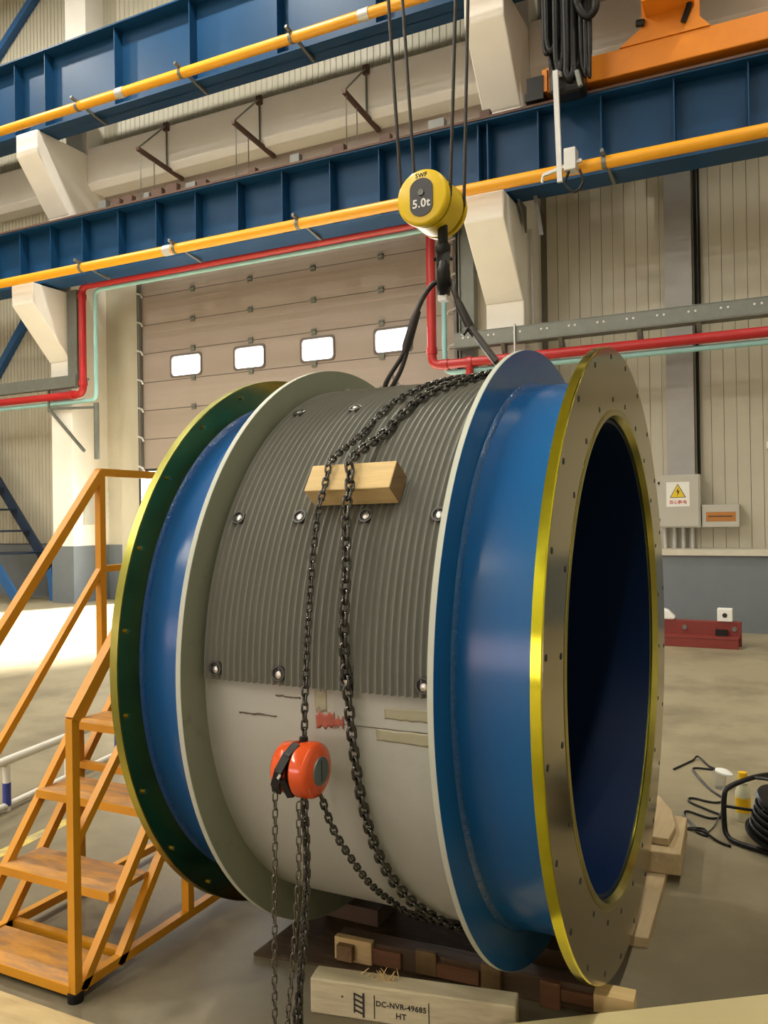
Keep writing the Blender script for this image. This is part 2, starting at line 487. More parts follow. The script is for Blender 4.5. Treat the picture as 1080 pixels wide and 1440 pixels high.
# middle bay above the door and left bay: fine corrugated sheet
def corrugated(x0, x1, z0, z1, p, d, y):
    m = MB()
    n = int((x1 - x0) / p)
    pts = []
    for k in range(n):
        a = x0 + k * p
        pts += [(a, 0), (a + p * 0.66, 0), (a + p * 0.74, d), (a + p * 0.92, d)]
    pts.append((x1, 0))
    vs = [(px, y + dy, z) for px, dy in pts for z in (z0, z1)]
    m.add(vs, [(2 * k, 2 * k + 2, 2 * k + 3, 2 * k + 1) for k in range(len(pts) - 1)])
    return m
tag(corrugated(-13.3, -4.26, 8.8, 15.4, 0.13, 0.015, WY).build('corrugated_sheet', 'panel', wall), kind='stuff')
tag(corrugated(-26.9, -13.9, 1.2, 15.4, 0.11, 0.018, WY - 0.05).build('corrugated_sheet', 'panel', wall), kind='stuff')
MB().box(-3.66, XR, 12.5, WY + 0.06, 0.0, 1.08).build('dado', 'dado', wall)
MB().box(-3.66, XR, 12.46, WY + 0.02, 1.08, 1.15).build('ledge', 'cream_trim', wall)
MB().box(-26.9, -13.9, WY - 0.14, WY + 0.06, 0.0, 1.18).build('dado', 'dado', wall)
MB().box(-13.3, -4.26, WY - 0.01, WY + 0.06, 6.9, 8.8).build('lintel_panel', 'door', wall)
MB().box(-13.3, OX0, WY - 0.02, WY + 0.06, 1.18, 6.9).build('plain_panel', 'panel', wall)
MB().box(-13.3, OX0, WY - 0.03, WY + 0.06, 0.0, 1.18).build('dado', 'dado', wall)
MB().box(OX1, -4.26, WY - 0.02, WY + 0.06, 0.0, 6.9).build('plain_panel', 'panel', wall)

# ---- the sectional door, raised to about 2.75 m
DY = 13.2
door = MB().box(OX0 - 0.06, OX0, DY - 0.05, DY + 0.16, 0, 6.9).box(OX1, OX1 + 0.08, DY - 0.05, DY + 0.16, 0, 6.9).box(OX0 - 0.06, OX1 + 0.08, DY - 0.02, WY + 0.06, 6.82, 6.95) \
    .build('door_1', 'frame_dark', org=(-8.6, DY, 0))
tag(door, 'tall mauve-grey sectional door with a row of four small windows', None, kind='structure')
SZ = [2.76, 3.38, 3.98, 4.565, 5.165, 5.76, 6.36, 6.83]
WX = [(-11.34, -10.58), (-9.75, -9.05), (-8.21, -7.51), (-6.66, -5.94)]
WZ = (4.625, 5.05)
for a, b in zip(SZ, SZ[1:]):
    m = MB()
    z0, z1 = a + 0.008, b - 0.008
    if abs(a - 4.565) < 0.01:
        xs = [OX0] + [v for w in WX for v in w] + [OX1]
        for k in range(0, len(xs), 2): m.box(xs[k], xs[k + 1], DY, DY + 0.05, z0, z1)
        for (p, q) in WX:
            m.box(p, q, DY, DY + 0.05, z0, WZ[0]); m.box(p, q, DY, DY + 0.05, WZ[1], z1)
    else:
        m.box(OX0, OX1, DY, DY + 0.05, z0, z1)
        for k in range(1, 4):       # pressed ribs
            zz = z0 + (z1 - z0) * k / 4
            m.box(OX0 + 0.02, OX1 - 0.02, DY - 0.004, DY + 0.01, zz - 0.02, zz + 0.02)
    m.build('panel', 'door', door)
MB().box(OX0, OX1, DY + 0.01, DY + 0.045, 2.80, 4.58).box(OX0, OX1, DY + 0.01, DY + 0.045, 5.15, 6.85).build('joint_seal', 'door_joint', door)
for (p, q) in WX:
    fr = MB()
    zc, xc = (WZ[0] + WZ[1]) / 2, (p + q) / 2
    def rr(w, h, r):
        pts = []
        for cx, cz, a0 in ((w - r, h - r, 0), (-w + r, h - r, 90), (-w + r, -h + r, 180), (w - r, -h + r, 270)):
            for k in range(5):
                a = rad(a0 + k * 22.5); pts.append((cx + r * math.cos(a), cz + r * math.sin(a)))
        return pts
    A_, B_ = rr((q - p) / 2 + 0.025, (WZ[1] - WZ[0]) / 2 + 0.025, 0.07), rr((q - p) / 2 - 0.015, (WZ[1] - WZ[0]) / 2 - 0.015, 0.07)
    n = len(A_)
    vs = [(xc + u, DY - 0.02, zc + w) for u, w in A_] + [(xc + u, DY - 0.02, zc + w) for u, w in B_] + \
         [(xc + u, DY + 0.06, zc + w) for u, w in A_] + [(xc + u, DY + 0.06, zc + w) for u, w in B_]
    fs = []
    for k in range(n):
        j = (k + 1) % n
        fs += [(k, j, n + j, n + k), (2 * n + k, 3 * n + k, 3 * n + j, 2 * n + j), (n + k, n + j, 3 * n + j, 3 * n + k), (k, 2 * n + k, 2 * n + j, j)]
    f = fr.add(vs, fs).build('window_frame', 'door_joint', door)
    MB().prism([(xc + u, DY + 0.02, zc + w) for u, w in rr((q - p) / 2 - 0.015, (WZ[1] - WZ[0]) / 2 - 0.015, 0.07)], (0, 0.012, 0)).build('pane', 'pane', f)
hinge_me = None
for z in SZ[1:-1]:
    for xh in (-10.77, -9.36, -7.93, -6.52):
        MB().box(xh - 0.05, xh + 0.05, DY - 0.025, DY, z - 0.055, z + 0.055).cyl((xh - 0.06, DY - 0.03, z), (xh + 0.06, DY - 0.03, z), 0.018, 6).build('hinge', 'galv', door)
MB().box(OX0, OX0 + 0.05, DY - 0.10, DY - 0.03, 2.6, 6.9).build('guide_rail', 'arm_grey', door)
MB().box(OX1 - 0.05, OX1, DY - 0.10, DY - 0.03, 2.6, 6.9).build('guide_rail', 'arm_grey', door)
for z in SZ[:-1]:
    for xs_, sg in ((OX0, 1), (OX1, -1)):
        MB().tube([(xs_, DY - 0.12, z + 0.06), (xs_ + sg * 0.12, DY - 0.13, z + 0.02), (xs_ + sg * 0.16, DY - 0.13, z - 0.05)], 0.022, 6).build('roller_bracket', 'galv_light', door)
MB().box(OX0, OX1, DY, DY + 0.05, 2.72, 2.77).build('bottom_seal', 'frame_dark', door)

# ---- trims
o = MB().box(-12.78, OX0 - 0.06, WY - 0.16, WY - 0.03, 0.0, 6.9).build('trim_1', 'panel'); tag(o, 'beige steel jamb post left of the tall door', None, kind='structure')
MB().tube([(-12.2, WY - 0.18, 0.0), (-12.2, WY - 0.18, 2.6)], 0.03, 6).build('guide_tube', 'galv_light', o)
o = MB().box(OX1 + 0.1, -4.8, WY - 0.16, WY - 0.03, 0.0, 6.9).build('trim_2', 'panel'); tag(o, 'beige steel jamb post right of the tall door', None, kind='structure')

# ---- concrete columns with two corbels
def column(xr, w, label):
    x0 = xr - w
    t = thing('concrete_column', label, 'column', (xr - w / 2, 12.9, 0))
    MB().box(x0, xr, 12.4, WY + 0.05, 0, 9.5).build('shaft', 'concrete', t, bevel=0.02)
    MB().box(x0 + 0.0, xr, 12.9, WY + 0.05, 9.5, 14.5).build('upper_shaft', 'concrete', t)
    for (zt, zk, zs, yf) in ((6.42, 6.02, 5.02, 11.45), (9.50, 9.05, 8.05, 11.6)):
        poly = [(x0, 12.42, zt), (x0, yf, zt), (x0, yf, zk), (x0, 12.38, zs), (x0, 12.42, zs)]
        MB().prism(poly, (w, 0, 0)).build('corbel', 'concrete', t, bevel=0.02)
    MB().box(x0 - 0.012, xr + 0.012, 12.385, WY + 0.06, 0.0, 1.18).build('painted_base', 'dado', t)
    return t
cl = column(-13.30, 0.60, 'white concrete column left of the tall door, with notices on its side')
cr = column(-3.66, 0.62, 'white concrete column with stepped corbels right of the tall door')
column(5.8, 0.62, 'white concrete column outside the right edge')
# bare concrete on the sides of the left column facing the door
# ---- ring beams
for (a, b, lab) in ((-26.5, -13.9, 'white concrete ring beam left of the left column'), (-13.3, -4.28, 'white concrete ring beam between the columns above the door'), (-3.66, 5.18, 'white concrete ring beam behind the orange crane carriage')):
    poly = [(a, 12.9, 9.61), (a, 12.9, 8.86), (a, 13.0, 8.74), (a, WY, 8.74), (a, WY, 9.61)]
    o = MB().prism(poly, (b - a, 0, 0)).build('ring_beam', 'concrete', bevel=0.015)
    tag(o, lab, 'beam')
# ---- cable outriggers under the ring beam
for xa, lab in ((-11.11, 'thin steel outrigger bracket on the ring beam, nearest the left column'), (-8.86, 'thin steel outrigger bracket on the ring beam, middle of three'), (-6.59, 'thin steel outrigger bracket on the ring beam, nearest the hanging ropes')):
    t = thing('outrigger_bracket', lab, 'bracket', (xa, 13.0, 8.62), 'outriggers on the ring beam')
    MB().bar((xa, WY - 0.05, 8.70), (xa, 12.04, 8.82), 0.07, 0.07).build('arm', 'rail', t)
    MB().box(xa - 0.06, xa + 0.06, 12.84, 12.90, 9.5, 9.66).build('anchor_plate', 'rail', t)
    MB().tube([(xa, 12.86, 9.6), (xa, 12.06, 8.84)], 0.016, 6).build('tie_rod', 'galv', t)
    MB().tube([(xa, 12.87, 9.6), (xa, 12.87, 8.76)], 0.018, 6).build('hanger_rod', 'galv', t)
    for yy in (12.12, 12.5):
        MB().tube([(xa, yy, 8.8), (xa, yy, 7.75)], 0.010, 5).build('drop_wire', 'galv', t)

# ================================================================ CRANE RUNWAYS
def runway(z0, z1, x0, x1, stiff, label, rail):
    t = thing('runway_beam', label, 'crane beam', ((x0 + x1) / 2, 11.9, z0))
    MB().box(x0, x1, 11.89, 11.91, z0, z1).build('web', 'beam_blue', t)
    MB().box(x0, x1, 11.65, 12.15, z0, z0 + 0.03).build('bottom_flange', 'beam_blue', t)
    MB().box(x0, x1, 11.62, 12.18, z1 - 0.03, z1).build('top_flange', 'beam_blue', t)
    for s in stiff:
        MB().box(s - 0.009, s + 0.009, 11.68, 11.892, z0 + 0.03, z1 - 0.03).build('stiffener', 'beam_blue', t)
    if rail:
        MB().box(x0, x1, 11.60, 12.20, z1, z1 + 0.035).box(x0, x1, 11.85, 11.95, z1 + 0.03, z1 + 0.16).build('crane_rail', 'rail', t)
    return t
st = [-13.92, -13.06, -12.2, -11.28, -10.36, -9.45, -8.53, -7.61, -6.68, -5.78, -4.89, -4.12, -3.97, -3.2, -2.3, -1.33, -0.41, 0.5, 1.4]
st = [-14.8 - 0.9 * k for k in range(6)] + st
runway(6.45, 7.58, -22.0, 3.6, st, 'lower blue runway beam crossing the whole picture under a rusty rail', True)
runway(9.5, 11.05, -22.0, 3.6, [-14.02, -13.16, -11.32, -9.53, -7.67, -5.8, -4.1, -3.5, -1.7] + [-15.8 - 1.8 * k for k in range(3)], 'upper blue runway beam across the top left', False)
rb = bpy.data.objects['runway_beam']
rnd = random.Random(11)
for k in range(16):        # clips and rubbish along the back edge of the lower beam
    xx = -12.0 + k * (0.36 if k < 8 else 0.85) + (0 if k < 8 else -3.2) + rnd.uniform(-.08, .08)
    w, h = rnd.uniform(.06, .14), rnd.uniform(.10, .17)
    MB().box(xx - w, xx + w, 12.0, 12.12, 7.61, 7.80 + h).build('rail_clip', 'rail' if k % 3 else 'arm_grey', rb, bevel=0.01)
MB().prism([(-3.62, 12.0, 6.45), (-3.62, 12.38, 6.45), (-3.62, 12.38, 6.05)], (0.03, 0, 0)).build('gusset', 'arm_grey', rb)
MB().bar((-3.34, 12.0, 6.45), (-3.28, 12.1, 5.88), 0.06, 0.05, (0, 1, 0)).build('stay', 'arm_grey', rb)
MB().tube([(-3.61, 12.72, 4.62), (-3.61, 12.68, 6.2)], 0.025, 8).build('conduit', 'galv_light', cr, smooth=50)
for (zc, lab, cl_, br) in ((6.44, 'yellow conductor bar along the lower blue runway beam', (-9.74,), (-11.82, -9.58, -7.05, -4.52, -2.185)), (9.475, 'yellow conductor bar along the upper blue runway beam', (-10.8, -5.8), (-11.86, -9.4, -7.13))):
    t = thing('conductor_bar', lab, 'conductor bar', (-8, 11.3, zc - 0.1))
    m = MB().tube([(-22, 11.3, zc), (3.6, 11.3, zc)], 0.085, 12).build('bar', 'yellow_bar', t, smooth=50)
    for xx in cl_:
        MB().tube([(xx - 0.09, 11.3, zc), (xx + 0.09, 11.3, zc)], 0.094, 12).build('coupler', 'galv_light', t, smooth=50)
    for xx in br:
        MB().bar((xx, 11.12, zc + 0.10), (xx, 12.0, zc - 0.035), 0.045, 0.045).build('support_arm', 'arm_grey', t)
        MB().tube([(xx - 0.03, 11.3, zc), (xx + 0.03, 11.3, zc)], 0.094, 12).build('hanger_clip', 'galv', t, smooth=50)

# ---- pipes
PY = 12.28
red = [(-22, PY, 4.285), (-12.85, PY, 4.285), (-12.85, PY, 6.47), (-5.165, PY, 6.47), (-5.165, PY, 4.125), (3.6, PY, 4.125)]
def filleted(P, r=0.16, n=6):
    P = [Vector(p) for p in P]
    out = [P[0]]
    for a, b, c in zip(P, P[1:], P[2:]):
        d0, d1 = (a - b).normalized(), (c - b).normalized()
        s, e = b + d0 * r, b + d1 * r
        for k in range(n + 1):
            t_ = k / n
            out.append(s * (1 - t_) ** 2 + b * 2 * t_ * (1 - t_) + e * t_ ** 2)
    out.append(P[-1])
    return out
t = thing('fire_pipe', 'red water pipe running along the wall and up over the tall door', 'pipe', (-9, 12.1, 4.0))
MB().tube(filleted(red), 0.075, 12).build('pipe_run', 'red_pipe', t, smooth=50)
MB().cyl((-4.525, PY, 4.125), (-4.525, PY, 2.2), 0.06, 12).build('branch', 'red_pipe', t, smooth=50)
for p, d in (((-5.165, PY, 4.36), (0, 0, 1)), ((-4.93, PY, 4.125), (1, 0, 0)), ((-4.525, PY, 4.125), (1, 0, 0)), ((-12.85, PY, 4.5), (0, 0, 1)), ((-13.14, PY, 4.285), (1, 0, 0)), ((-12.85, PY, 6.25), (0, 0, 1))):
    d = Vector(d) * 0.05; p = Vector(p)
    MB().cyl(p - d, p + d, 0.09, 12).build('pipe_coupling', 'red_pipe', t, smooth=50)
cy = [(-22, 12.345, 4.15), (-12.56, 12.345, 4.15), (-12.56, 12.345, 6.37), (-4.97, 12.345, 6.37), (-4.97, 12.345, 4.00), (3.6, 12.345, 4.00)]
o = MB().tube(filleted(cy), 0.042, 10).build('air_pipe', 'cyan_pipe', smooth=50); tag(o, 'thin pale cyan pipe running beside the red pipe', 'pipe')
# pipe bracket on the left column
t = thing('pipe_bracket', 'galvanised pipe bracket with a diagonal brace on the left column', 'bracket', (-13.0, 12.2, 2.8))
MB().bar((-13.85, 12.32, 4.05), (-12.62, 12.34, 4.0), 0.05, 0.05).build('arm', 'galv', t)
MB().bar((-13.85, 12.3, 4.05), (-12.86, 12.3, 3.12), 0.05, 0.05).build('diagonal_brace', 'galv', t)
MB().bar((-13.85, 12.3, 4.62), (-12.75, 12.33, 4.58), 0.04, 0.04).build('arm', 'galv', t)
MB().bar((-13.85, 12.3, 3.98), (-13.85, 12.3, 4.66), 0.04, 0.04).build('upright', 'galv', t)
MB().cyl((-12.62, 12.40, 4.1), (-12.62, 12.40, 2.95), 0.055, 10).build('conduit', 'galv', t, smooth=50)

# ---- cable trays
t = thing('cable_tray', 'long galvanised cable tray above the red pipe on the right wall', 'cable tray', (-0.5, 12.2, 4.36))
MB().box(-4.75, 3.6, 12.20, 12.22, 4.36, 4.58).box(-4.75, 3.6, 12.20, 12.44, 4.575, 4.59).box(-4.75, 3.6, 12.20, 12.44, 4.35, 4.365).build('side_rail', 'galv', t)
x = -4.6
while x < 3.4:
    for dx in (0, 0.09):
        MB().cyl((x + dx, 12.198, 4.50), (x + dx, 12.193, 4.50), 0.017, 8).build('fixing_bolt', 'galv_light', t)
    x += 0.42
for xx in (-4.0, -3.1, -1.95, -1.15, 0.4):
    MB().prism([(xx, 12.24, 4.36), (xx, 12.4, 4.36), (xx, 12.5, 4.20), (xx, 12.36, 4.16)], (0.06, 0, 0)).build('support_bracket', 'galv', t)
MB().bar((-3.75, 12.19, 4.62), (-3.75, 12.19, 4.05), 0.06, 0.02, (1, 0, 0)).build('slotted_hanger', 'galv_light', t)
o = MB().box(-4.73, -4.50, 12.46, 12.56, 3.4, 6.42).box(-4.75, -4.73, 12.42, 12.6, 3.4, 6.42).box(-4.51, -4.49, 12.42, 12.6, 3.4, 6.42).build('cable_tray', 'galv'); tag(o, 'vertical galvanised cable tray beside the right column', 'cable tray')
o = MB().box(-22, -13.0, 12.22, 12.36, 4.44, 4.68).build('cable_tray', 'galv'); tag(o, 'horizontal galvanised cable tray above the red pipe at the left edge', 'cable tray')
o = MB().box(-13.24, -12.98, 12.25, 12.38, 4.44, 6.42).build('cable_tray', 'galv'); tag(o, 'vertical galvanised cable tray behind the left corbel', 'cable tray')

# ---- duct, boxes on the right wall
t = thing('wall_duct', 'flat grey metal duct rising on the right wall above the cabinet', 'duct', (-1.44, 13.3, 2.2))
MB().box(-1.68, -1.29, 13.2, WY, 2.2, 7.1).build('duct_body', 'duct_grey', t)
MB().box(-1.74, -1.23, 13.1, WY, 7.1, 7.4).build('duct_hood', 'galv', t)
MB().tube([(-1.24, 13.32, 2.2), (-1.24, 13.32, 7.4)], 0.025, 6).tube([(-1.19, 13.32, 4.6), (-1.19, 13.32, 7.4)], 0.02, 6).build('conduit', 'rubber', t)
BY = 13.05
def sy(x, z, y0, y1):      # slide a point along its line of sight to another depth
    k = y1 / y0
    return x * k, EYE + (z - EYE) * k
x0, z0 = sy(-1.72, 1.48, 12.4, BY); x1, z1 = sy(-1.145, 2.235, 12.4, BY)
t = thing('electrical_cabinet', 'grey wall cabinet with a yellow warning triangle on white paper', 'cabinet', ((x0 + x1) / 2, BY, z0))
MB().box(x0, x1, BY, WY, z0, z1).build('cabinet_body', 'box_grey', t, bevel=0.008)
MB().box(x0 + 0.02, x1 - 0.02, BY - 0.015, BY, z0 + 0.02, z1 - 0.02).build('cabinet_door', 'box_grey', t, bevel=0.005)
sx, sz = x0 + 0.29, z0 + 0.50
pp = MB().box(sx - 0.165, sx + 0.165, BY - 0.019, BY - 0.015, sz - 0.185, sz + 0.185).build('warning_paper', 'white', t)
MB().prism([(sx - 0.115, BY - 0.020, sz - 0.05), (sx + 0.115, BY - 0.020, sz - 0.05), (sx, BY - 0.020, sz + 0.16)], (0, -0.002, 0)).build('triangle_border', 'ink', pp)
MB().prism([(sx - 0.10, BY - 0.0225, sz - 0.042), (sx + 0.10, BY - 0.0225, sz - 0.042), (sx, BY - 0.0225, sz + 0.143)], (0, -0.002, 0)).build('triangle', 'sign_yellow', pp)
MB().prism([(sx + 0.012, BY - 0.025, sz + 0.10), (sx - 0.024, BY - 0.025, sz + 0.035), (sx - 0.002, BY - 0.025, sz + 0.037), (sx - 0.010, BY - 0.025, sz - 0.025), (sx + 0.026, BY - 0.025, sz + 0.050), (sx + 0.004, BY - 0.025, sz + 0.048)], (0, -0.002, 0)).build('lightning_bolt', 'ink', pp)
text('caption', '\u5f53\u5fc3\u89e6\u7535', 0.062, 'sign_red', pp, frame((sx, BY - 0.0205, sz - 0.12), (1, 0, 0), (0, 0, 1)))
for zz in (z0 + 0.12, z1 - 0.12):
    MB().box(x0 + 0.005, x0 + 0.03, BY - 0.03, BY - 0.01, zz - 0.02, zz + 0.02).build('hinge', 'black', t)
x2, z2 = sy(-0.645, 1.483, 12.4, BY); _, z3 = sy(-0.645, 1.80, 12.4, BY)
t2 = thing('switch_box', 'small grey wall box with an orange-brown label beside the cabinet', 'box', ((x1 + x2) / 2, BY, z2))
MB().box(x1 + 0.012, x2, BY + 0.04, WY, z2, z3).build('box_body', 'box_grey', t2, bevel=0.008)
MB().box(x1 + 0.07, x2 - 0.05, BY + 0.034, BY + 0.04, z2 + 0.085, z3 - 0.11).build('orange_label', 'sign_orange', t2)
MB().box(x1 + 0.10, x2 - 0.09, BY + 0.032, BY + 0.034, z2 + 0.150, z2 + 0.168).build('print_line', 'rail', t2)
for k, xx in enumerate((x0 + 0.06, x0 + 0.20, x0 + 0.33, x0 + 0.46)):
    o = MB().tube([(xx, WY - 0.08, z0), (xx, WY - 0.08, 1.15)], 0.035, 8).build('cable_conduit', 'galv_light', t, smooth=50)
o = MB().box(-0.31, -0.24, WY - 0.05, WY - 0.008, 2.62, 2.72).build('wall_sensor', 'white'); tag(o, 'tiny white sensor box high on the right wall panels', 'sensor')

# notices on the column side
t = thing('notice_board', 'pale notice box beside stacked white notices on the left column side', 'notice', (-13.29, 13.0, 1.6))
MB().box(-13.30, -13.24, 12.67, 12.92, 1.62, 2.34).build('meter_box', 'box_grey', t)
for k in range(5):
    for q in range(2):
        MB().box(-13.30, -13.29, 12.95 + q * 0.25, 13.17 + q * 0.25, 2.22 - k * 0.145, 2.33 - k * 0.145).build('notice', 'white', t)

# blue wall brace and stair at the far left
o = MB().bar((-17.3, WY - 0.12, 4.4), (-14.6, WY - 0.12, 7.5), 0.16, 0.16).build('wall_brace', 'blue_steel'); tag(o, 'blue diagonal wall brace behind the lower left corbel', 'brace')
o = MB().bar((-18.0, WY - 0.12, 11.4), (-14.4, WY - 0.12, 14.3), 0.16, 0.16).build('wall_brace', 'blue_steel'); tag(o, 'blue diagonal wall brace in the top left corner', 'brace')
t = thing('steel_stair', 'dark blue steel stair against the wall at the left edge', 'stair', (-15.0, 12.65, 0))
def away(p, k=1.1): return Vector((p[0] * k, p[1] * k, max(0.0, EYE + (p[2] - EYE) * k)))
MB().bar(away((-16.4, 11.5, 4.9)), away((-12.97, 11.5, 0.78)), 0.06, 0.22).build('stringer', 'dark_blue', t)
MB().bar(away((-16.4, 10.8, 4.0)), away((-13.0, 10.8, 0.15)), 0.06, 0.22).build('stringer', 'blue_steel', t)
MB().bar(away((-12.99, 11.5, 0.9)), away((-12.9, 11.5, 0.155)), 0.06, 0.14).build('foot', 'blue_steel', t)
for k in range(9):
    q = away(Vector((-16.1, 11.5, 4.5)).lerp(Vector((-13.25, 11.5, 1.10)), k / 8.0))
    MB().box(q.x - 0.6, q.x + 0.13, 11.9, 12.65, q.z - 0.02, q.z + 0.02).build('tread', 'dark_blue', t)

# ================================================================ OVERHEAD CRANE PARTS
t = thing('crane_end_carriage', 'orange crane end carriage resting on the rusty rail', 'crane', (-1.0, 11.8, 7.7))
MB().box(-3.05, 3.6, 11.62, 12.05, 7.74, 8.10).build('carriage_beam', 'orange_crane', t, bevel=0.015)
MB().box(-3.10, -3.03, 11.58, 12.09, 7.745, 8.06).build('end_plate', 'orange_crane', t)
MB().box(-3.32, -3.08, 11.56, 11.84, 7.65, 7.98).box(-3.38, -3.30, 11.66, 11.80, 7.7, 7.82).build('buffer', 'black', t)
MB().cyl((-3.2, 11.58, 7.8), (-3.2, 11.60, 7.8), 0.06, 10).build('buffer_bolt', 'galv_light', t)
MB().prism([(-2.02, 11.6, 8.10), (-1.72, 11.6, 8.30), (-1.72, 11.6, 9.6), (-0.98, 11.6, 9.6), (-0.98, 11.6, 8.25), (-0.85, 11.6, 8.10)], (0, 0.06, 0)).build('girder_end_plate', 'orange_crane', t)
MB().box(-1.66, -1.04, 11.2, 12.0, 8.42, 9.6).build('girder_stub', 'orange_crane', t)
MB().tube([(-1.15, 11.55, 8.8), (-1.10, 11.54, 8.4), (-1.18, 11.55, 8.2)], 0.04, 8).build('plug', 'black', t)
MB().tube([(-1.78, 11.58, 8.36), (-1.68, 11.57, 8.34)], 0.05, 8).build('plug', 'black', t)
for xx in (-2.6, 0.9):
    MB().cyl((xx, 11.76, 7.82), (xx, 11.92, 7.82), 0.075, 20).build('wheel', 'rail', t, smooth=40)
t = thing('collector_arm', 'pale grey collector arm hanging from the crane to the yellow bar', 'collector', (-2.74, 11.15, 6.2))
MB().bar((-2.79, 11.12, 7.75), (-2.75, 11.12, 6.22), 0.07, 0.05, (0, 1, 0)).build('arm', 'galv_light', t)
MB().box(-2.68, -2.52, 11.05, 11.24, 6.34, 6.64).build('collector_head', 'galv_light', t, bevel=0.01)
MB().bar((-2.98, 11.12, 6.36), (-2.45, 11.12, 6.46), 0.04, 0.04).tube([(-2.98, 11.12, 6.36), (-3.0, 11.12, 6.26)], 0.02, 6).build('guide_horn', 'galv_light', t)
MB().tube(smoothpath([(-2.62, 11.12, 6.36), (-2.68, 11.12, 6.18), (-2.55, 11.12, 6.05), (-2.44, 11.12, 6.16), (-2.48, 11.12, 6.34)], 6), 0.018, 6).build('cable_loop', 'rubber', t)
MB().bar((-2.79, 11.12, 7.72), (-2.6, 11.7, 7.85), 0.06, 0.06).build('mount', 'galv_light', t)
# dark bundle of festoon cables
t = thing('festoon_cables', 'bundle of black looped cables hanging from the crane at the top', 'cables', (-2.65, 11.35, 7.5))
rnd = random.Random(3)
for k in range(15):
    xa = -2.99 + 0.034 * k + rnd.uniform(-.02, .02)
    zb = 7.86 - 0.20 * math.sin(PI * k / 14) + rnd.uniform(-.10, .12)
    yb = 11.2 + rnd.uniform(0, .35)
    if k < 2: zb = 8.12
    w = rnd.uniform(.05, .13)
    MB().tube(smoothpath([(xa, yb, 10.4), (xa + rnd.uniform(-.02, .02), yb, zb + 0.45), (xa + 0.01, yb, zb + .12), (xa + w / 2, yb - .02, zb), (xa + w, yb, zb + .12), (xa + w + rnd.uniform(-.02, .03), yb + .03, zb + 0.45), (xa + w, yb + .05, 10.4)], 5),
              rnd.uniform(.034, .052), 7).build('cable', 'rubber', t, smooth=60)
for (xa, zb, w) in ((-2.47, 7.74, 0.06), (-2.40, 7.72, 0.05)):
    MB().tube(smoothpath([(xa, 11.25, 10.4), (xa, 11.25, zb + .6), (xa + .01, 11.25, zb + .12), (xa + w / 2, 11.25, zb), (xa + w, 11.25, zb + .12), (xa + w, 11.25, 10.4)], 5), 0.025, 6).build('cable', 'rubber', t, smooth=60)
MB().tube(smoothpath([(-2.52, 11.2, 8.72), (-2.44, 11.2, 8.50), (-2.33, 11.2, 8.42), (-2.25, 11.2, 8.52), (-2.28, 11.2, 8.7), (-2.4, 11.2, 8.74), (-2.5, 11.2, 8.6)], 6), 0.05, 7).build('cable_coil', 'rubber', t, smooth=60)
MB().tube(smoothpath([(-2.30, 11.2, 9.2), (-2.18, 11.2, 8.85), (-2.24, 11.2, 8.66)], 6), 0.014, 6).build('cable', 'rubber', t, smooth=60)
MB().box(-2.92, -2.45, 11.25, 11.6, 7.50, 7.82).build('cable_clamp', 'black', t, bevel=0.06)
MB().tube([(-2.52, 11.2, 7.72), (-2.47, 11.2, 7.5)], 0.035, 8).build('clamp_pin', 'galv', t)

# ================================================================ THE DRUM
CY, CZ = 3.105, 1.197
AX = (1, 0, 0)
XA1, XA0 = -0.563, -0.593      # right yellow flange
XB1, XB0 = -0.848, -0.865      # right pale-edged disc
XC1, XC0 = -1.690, -1.708      # left pale-edged disc
XD1, XD0 = -1.966, -1.997      # left yellow flange
RA, RB, RBO = 1.10, 1.118, 0.855
R_BLUE, R_BAR, R_SH = 0.985, 1.0, 1.03
drum = thing('winch_drum', 'huge blue, grey and yellow winch drum wrapped with chains', 'winch drum', (-1.28, CY, 0.079))
O = (0, CY, CZ)
REF = (0, -1, 0)               # angle 0 faces the viewer; sin positive = up when axis is -X
NX = (-1, 0, 0)
def ring(prof, **k):
    return MB().lathe([(-s, r) for s, r in prof], O, NX, ref=REF, **k)
def P3(x, deg, r):
    a = rad(deg)
    return Vector((x, CY - r * math.cos(a), CZ + r * math.sin(a)))
# barrel, tubes
ring([(XC1, R_BAR), (XB0, R_BAR), (XB0, 0.93), (XC1, 0.93)], seg=128).build('barrel', 'drum_grey', drum, smooth=40)
for (a, b) in ((XB1, XA0), (XD1, XC0)):
    ring([(a, R_BLUE), (b, R_BLUE), (b, RBO), (a, RBO)], seg=128).build('blue_tube', 'drum_blue', drum, smooth=40)
ring([(XB1 - 0.002, R_BLUE - .01), (XB1 - 0.002, R_BLUE + 0.016), (XB1 + 0.006, R_BLUE + 0.011), (XB1 + 0.012, R_BLUE + 0.006), (XB1 + 0.019, R_BLUE - .01)], seg=160).build('weld_bead', 'weld', drum, smooth=60)
ring([(XD1 - 0.002, R_BLUE - .01), (XD1 - 0.002, R_BLUE + 0.016), (XD1 + 0.006, R_BLUE + 0.011), (XD1 + 0.012, R_BLUE + 0.006), (XD1 + 0.019, R_BLUE - .01)], seg=160).build('weld_bead', 'weld', drum, smooth=60)
ring([(XA0 + .001, R_BLUE - .01), (XA0 + .001, R_BLUE + 0.015), (XA0 - 0.015, R_BLUE + 0.008), (XA0 - 0.02, R_BLUE - .01)], seg=128).build('weld_bead', 'drum_blue', drum, smooth=60)
ring([(XC0 + .001, R_BLUE - .01), (XC0 + .001, R_BLUE + 0.015), (XC0 - 0.015, R_BLUE + 0.008), (XC0 - 0.02, R_BLUE - .01)], seg=128).build('weld_bead', 'drum_blue', drum, smooth=60)
ring([(XD1, RBO - 0.004), (XA0, RBO - 0.004), (XA0, RBO - 0.02), (XD1, RBO - 0.02)], seg=128).build('bore_lining', 'bore_shade_blue', drum, smooth=40)
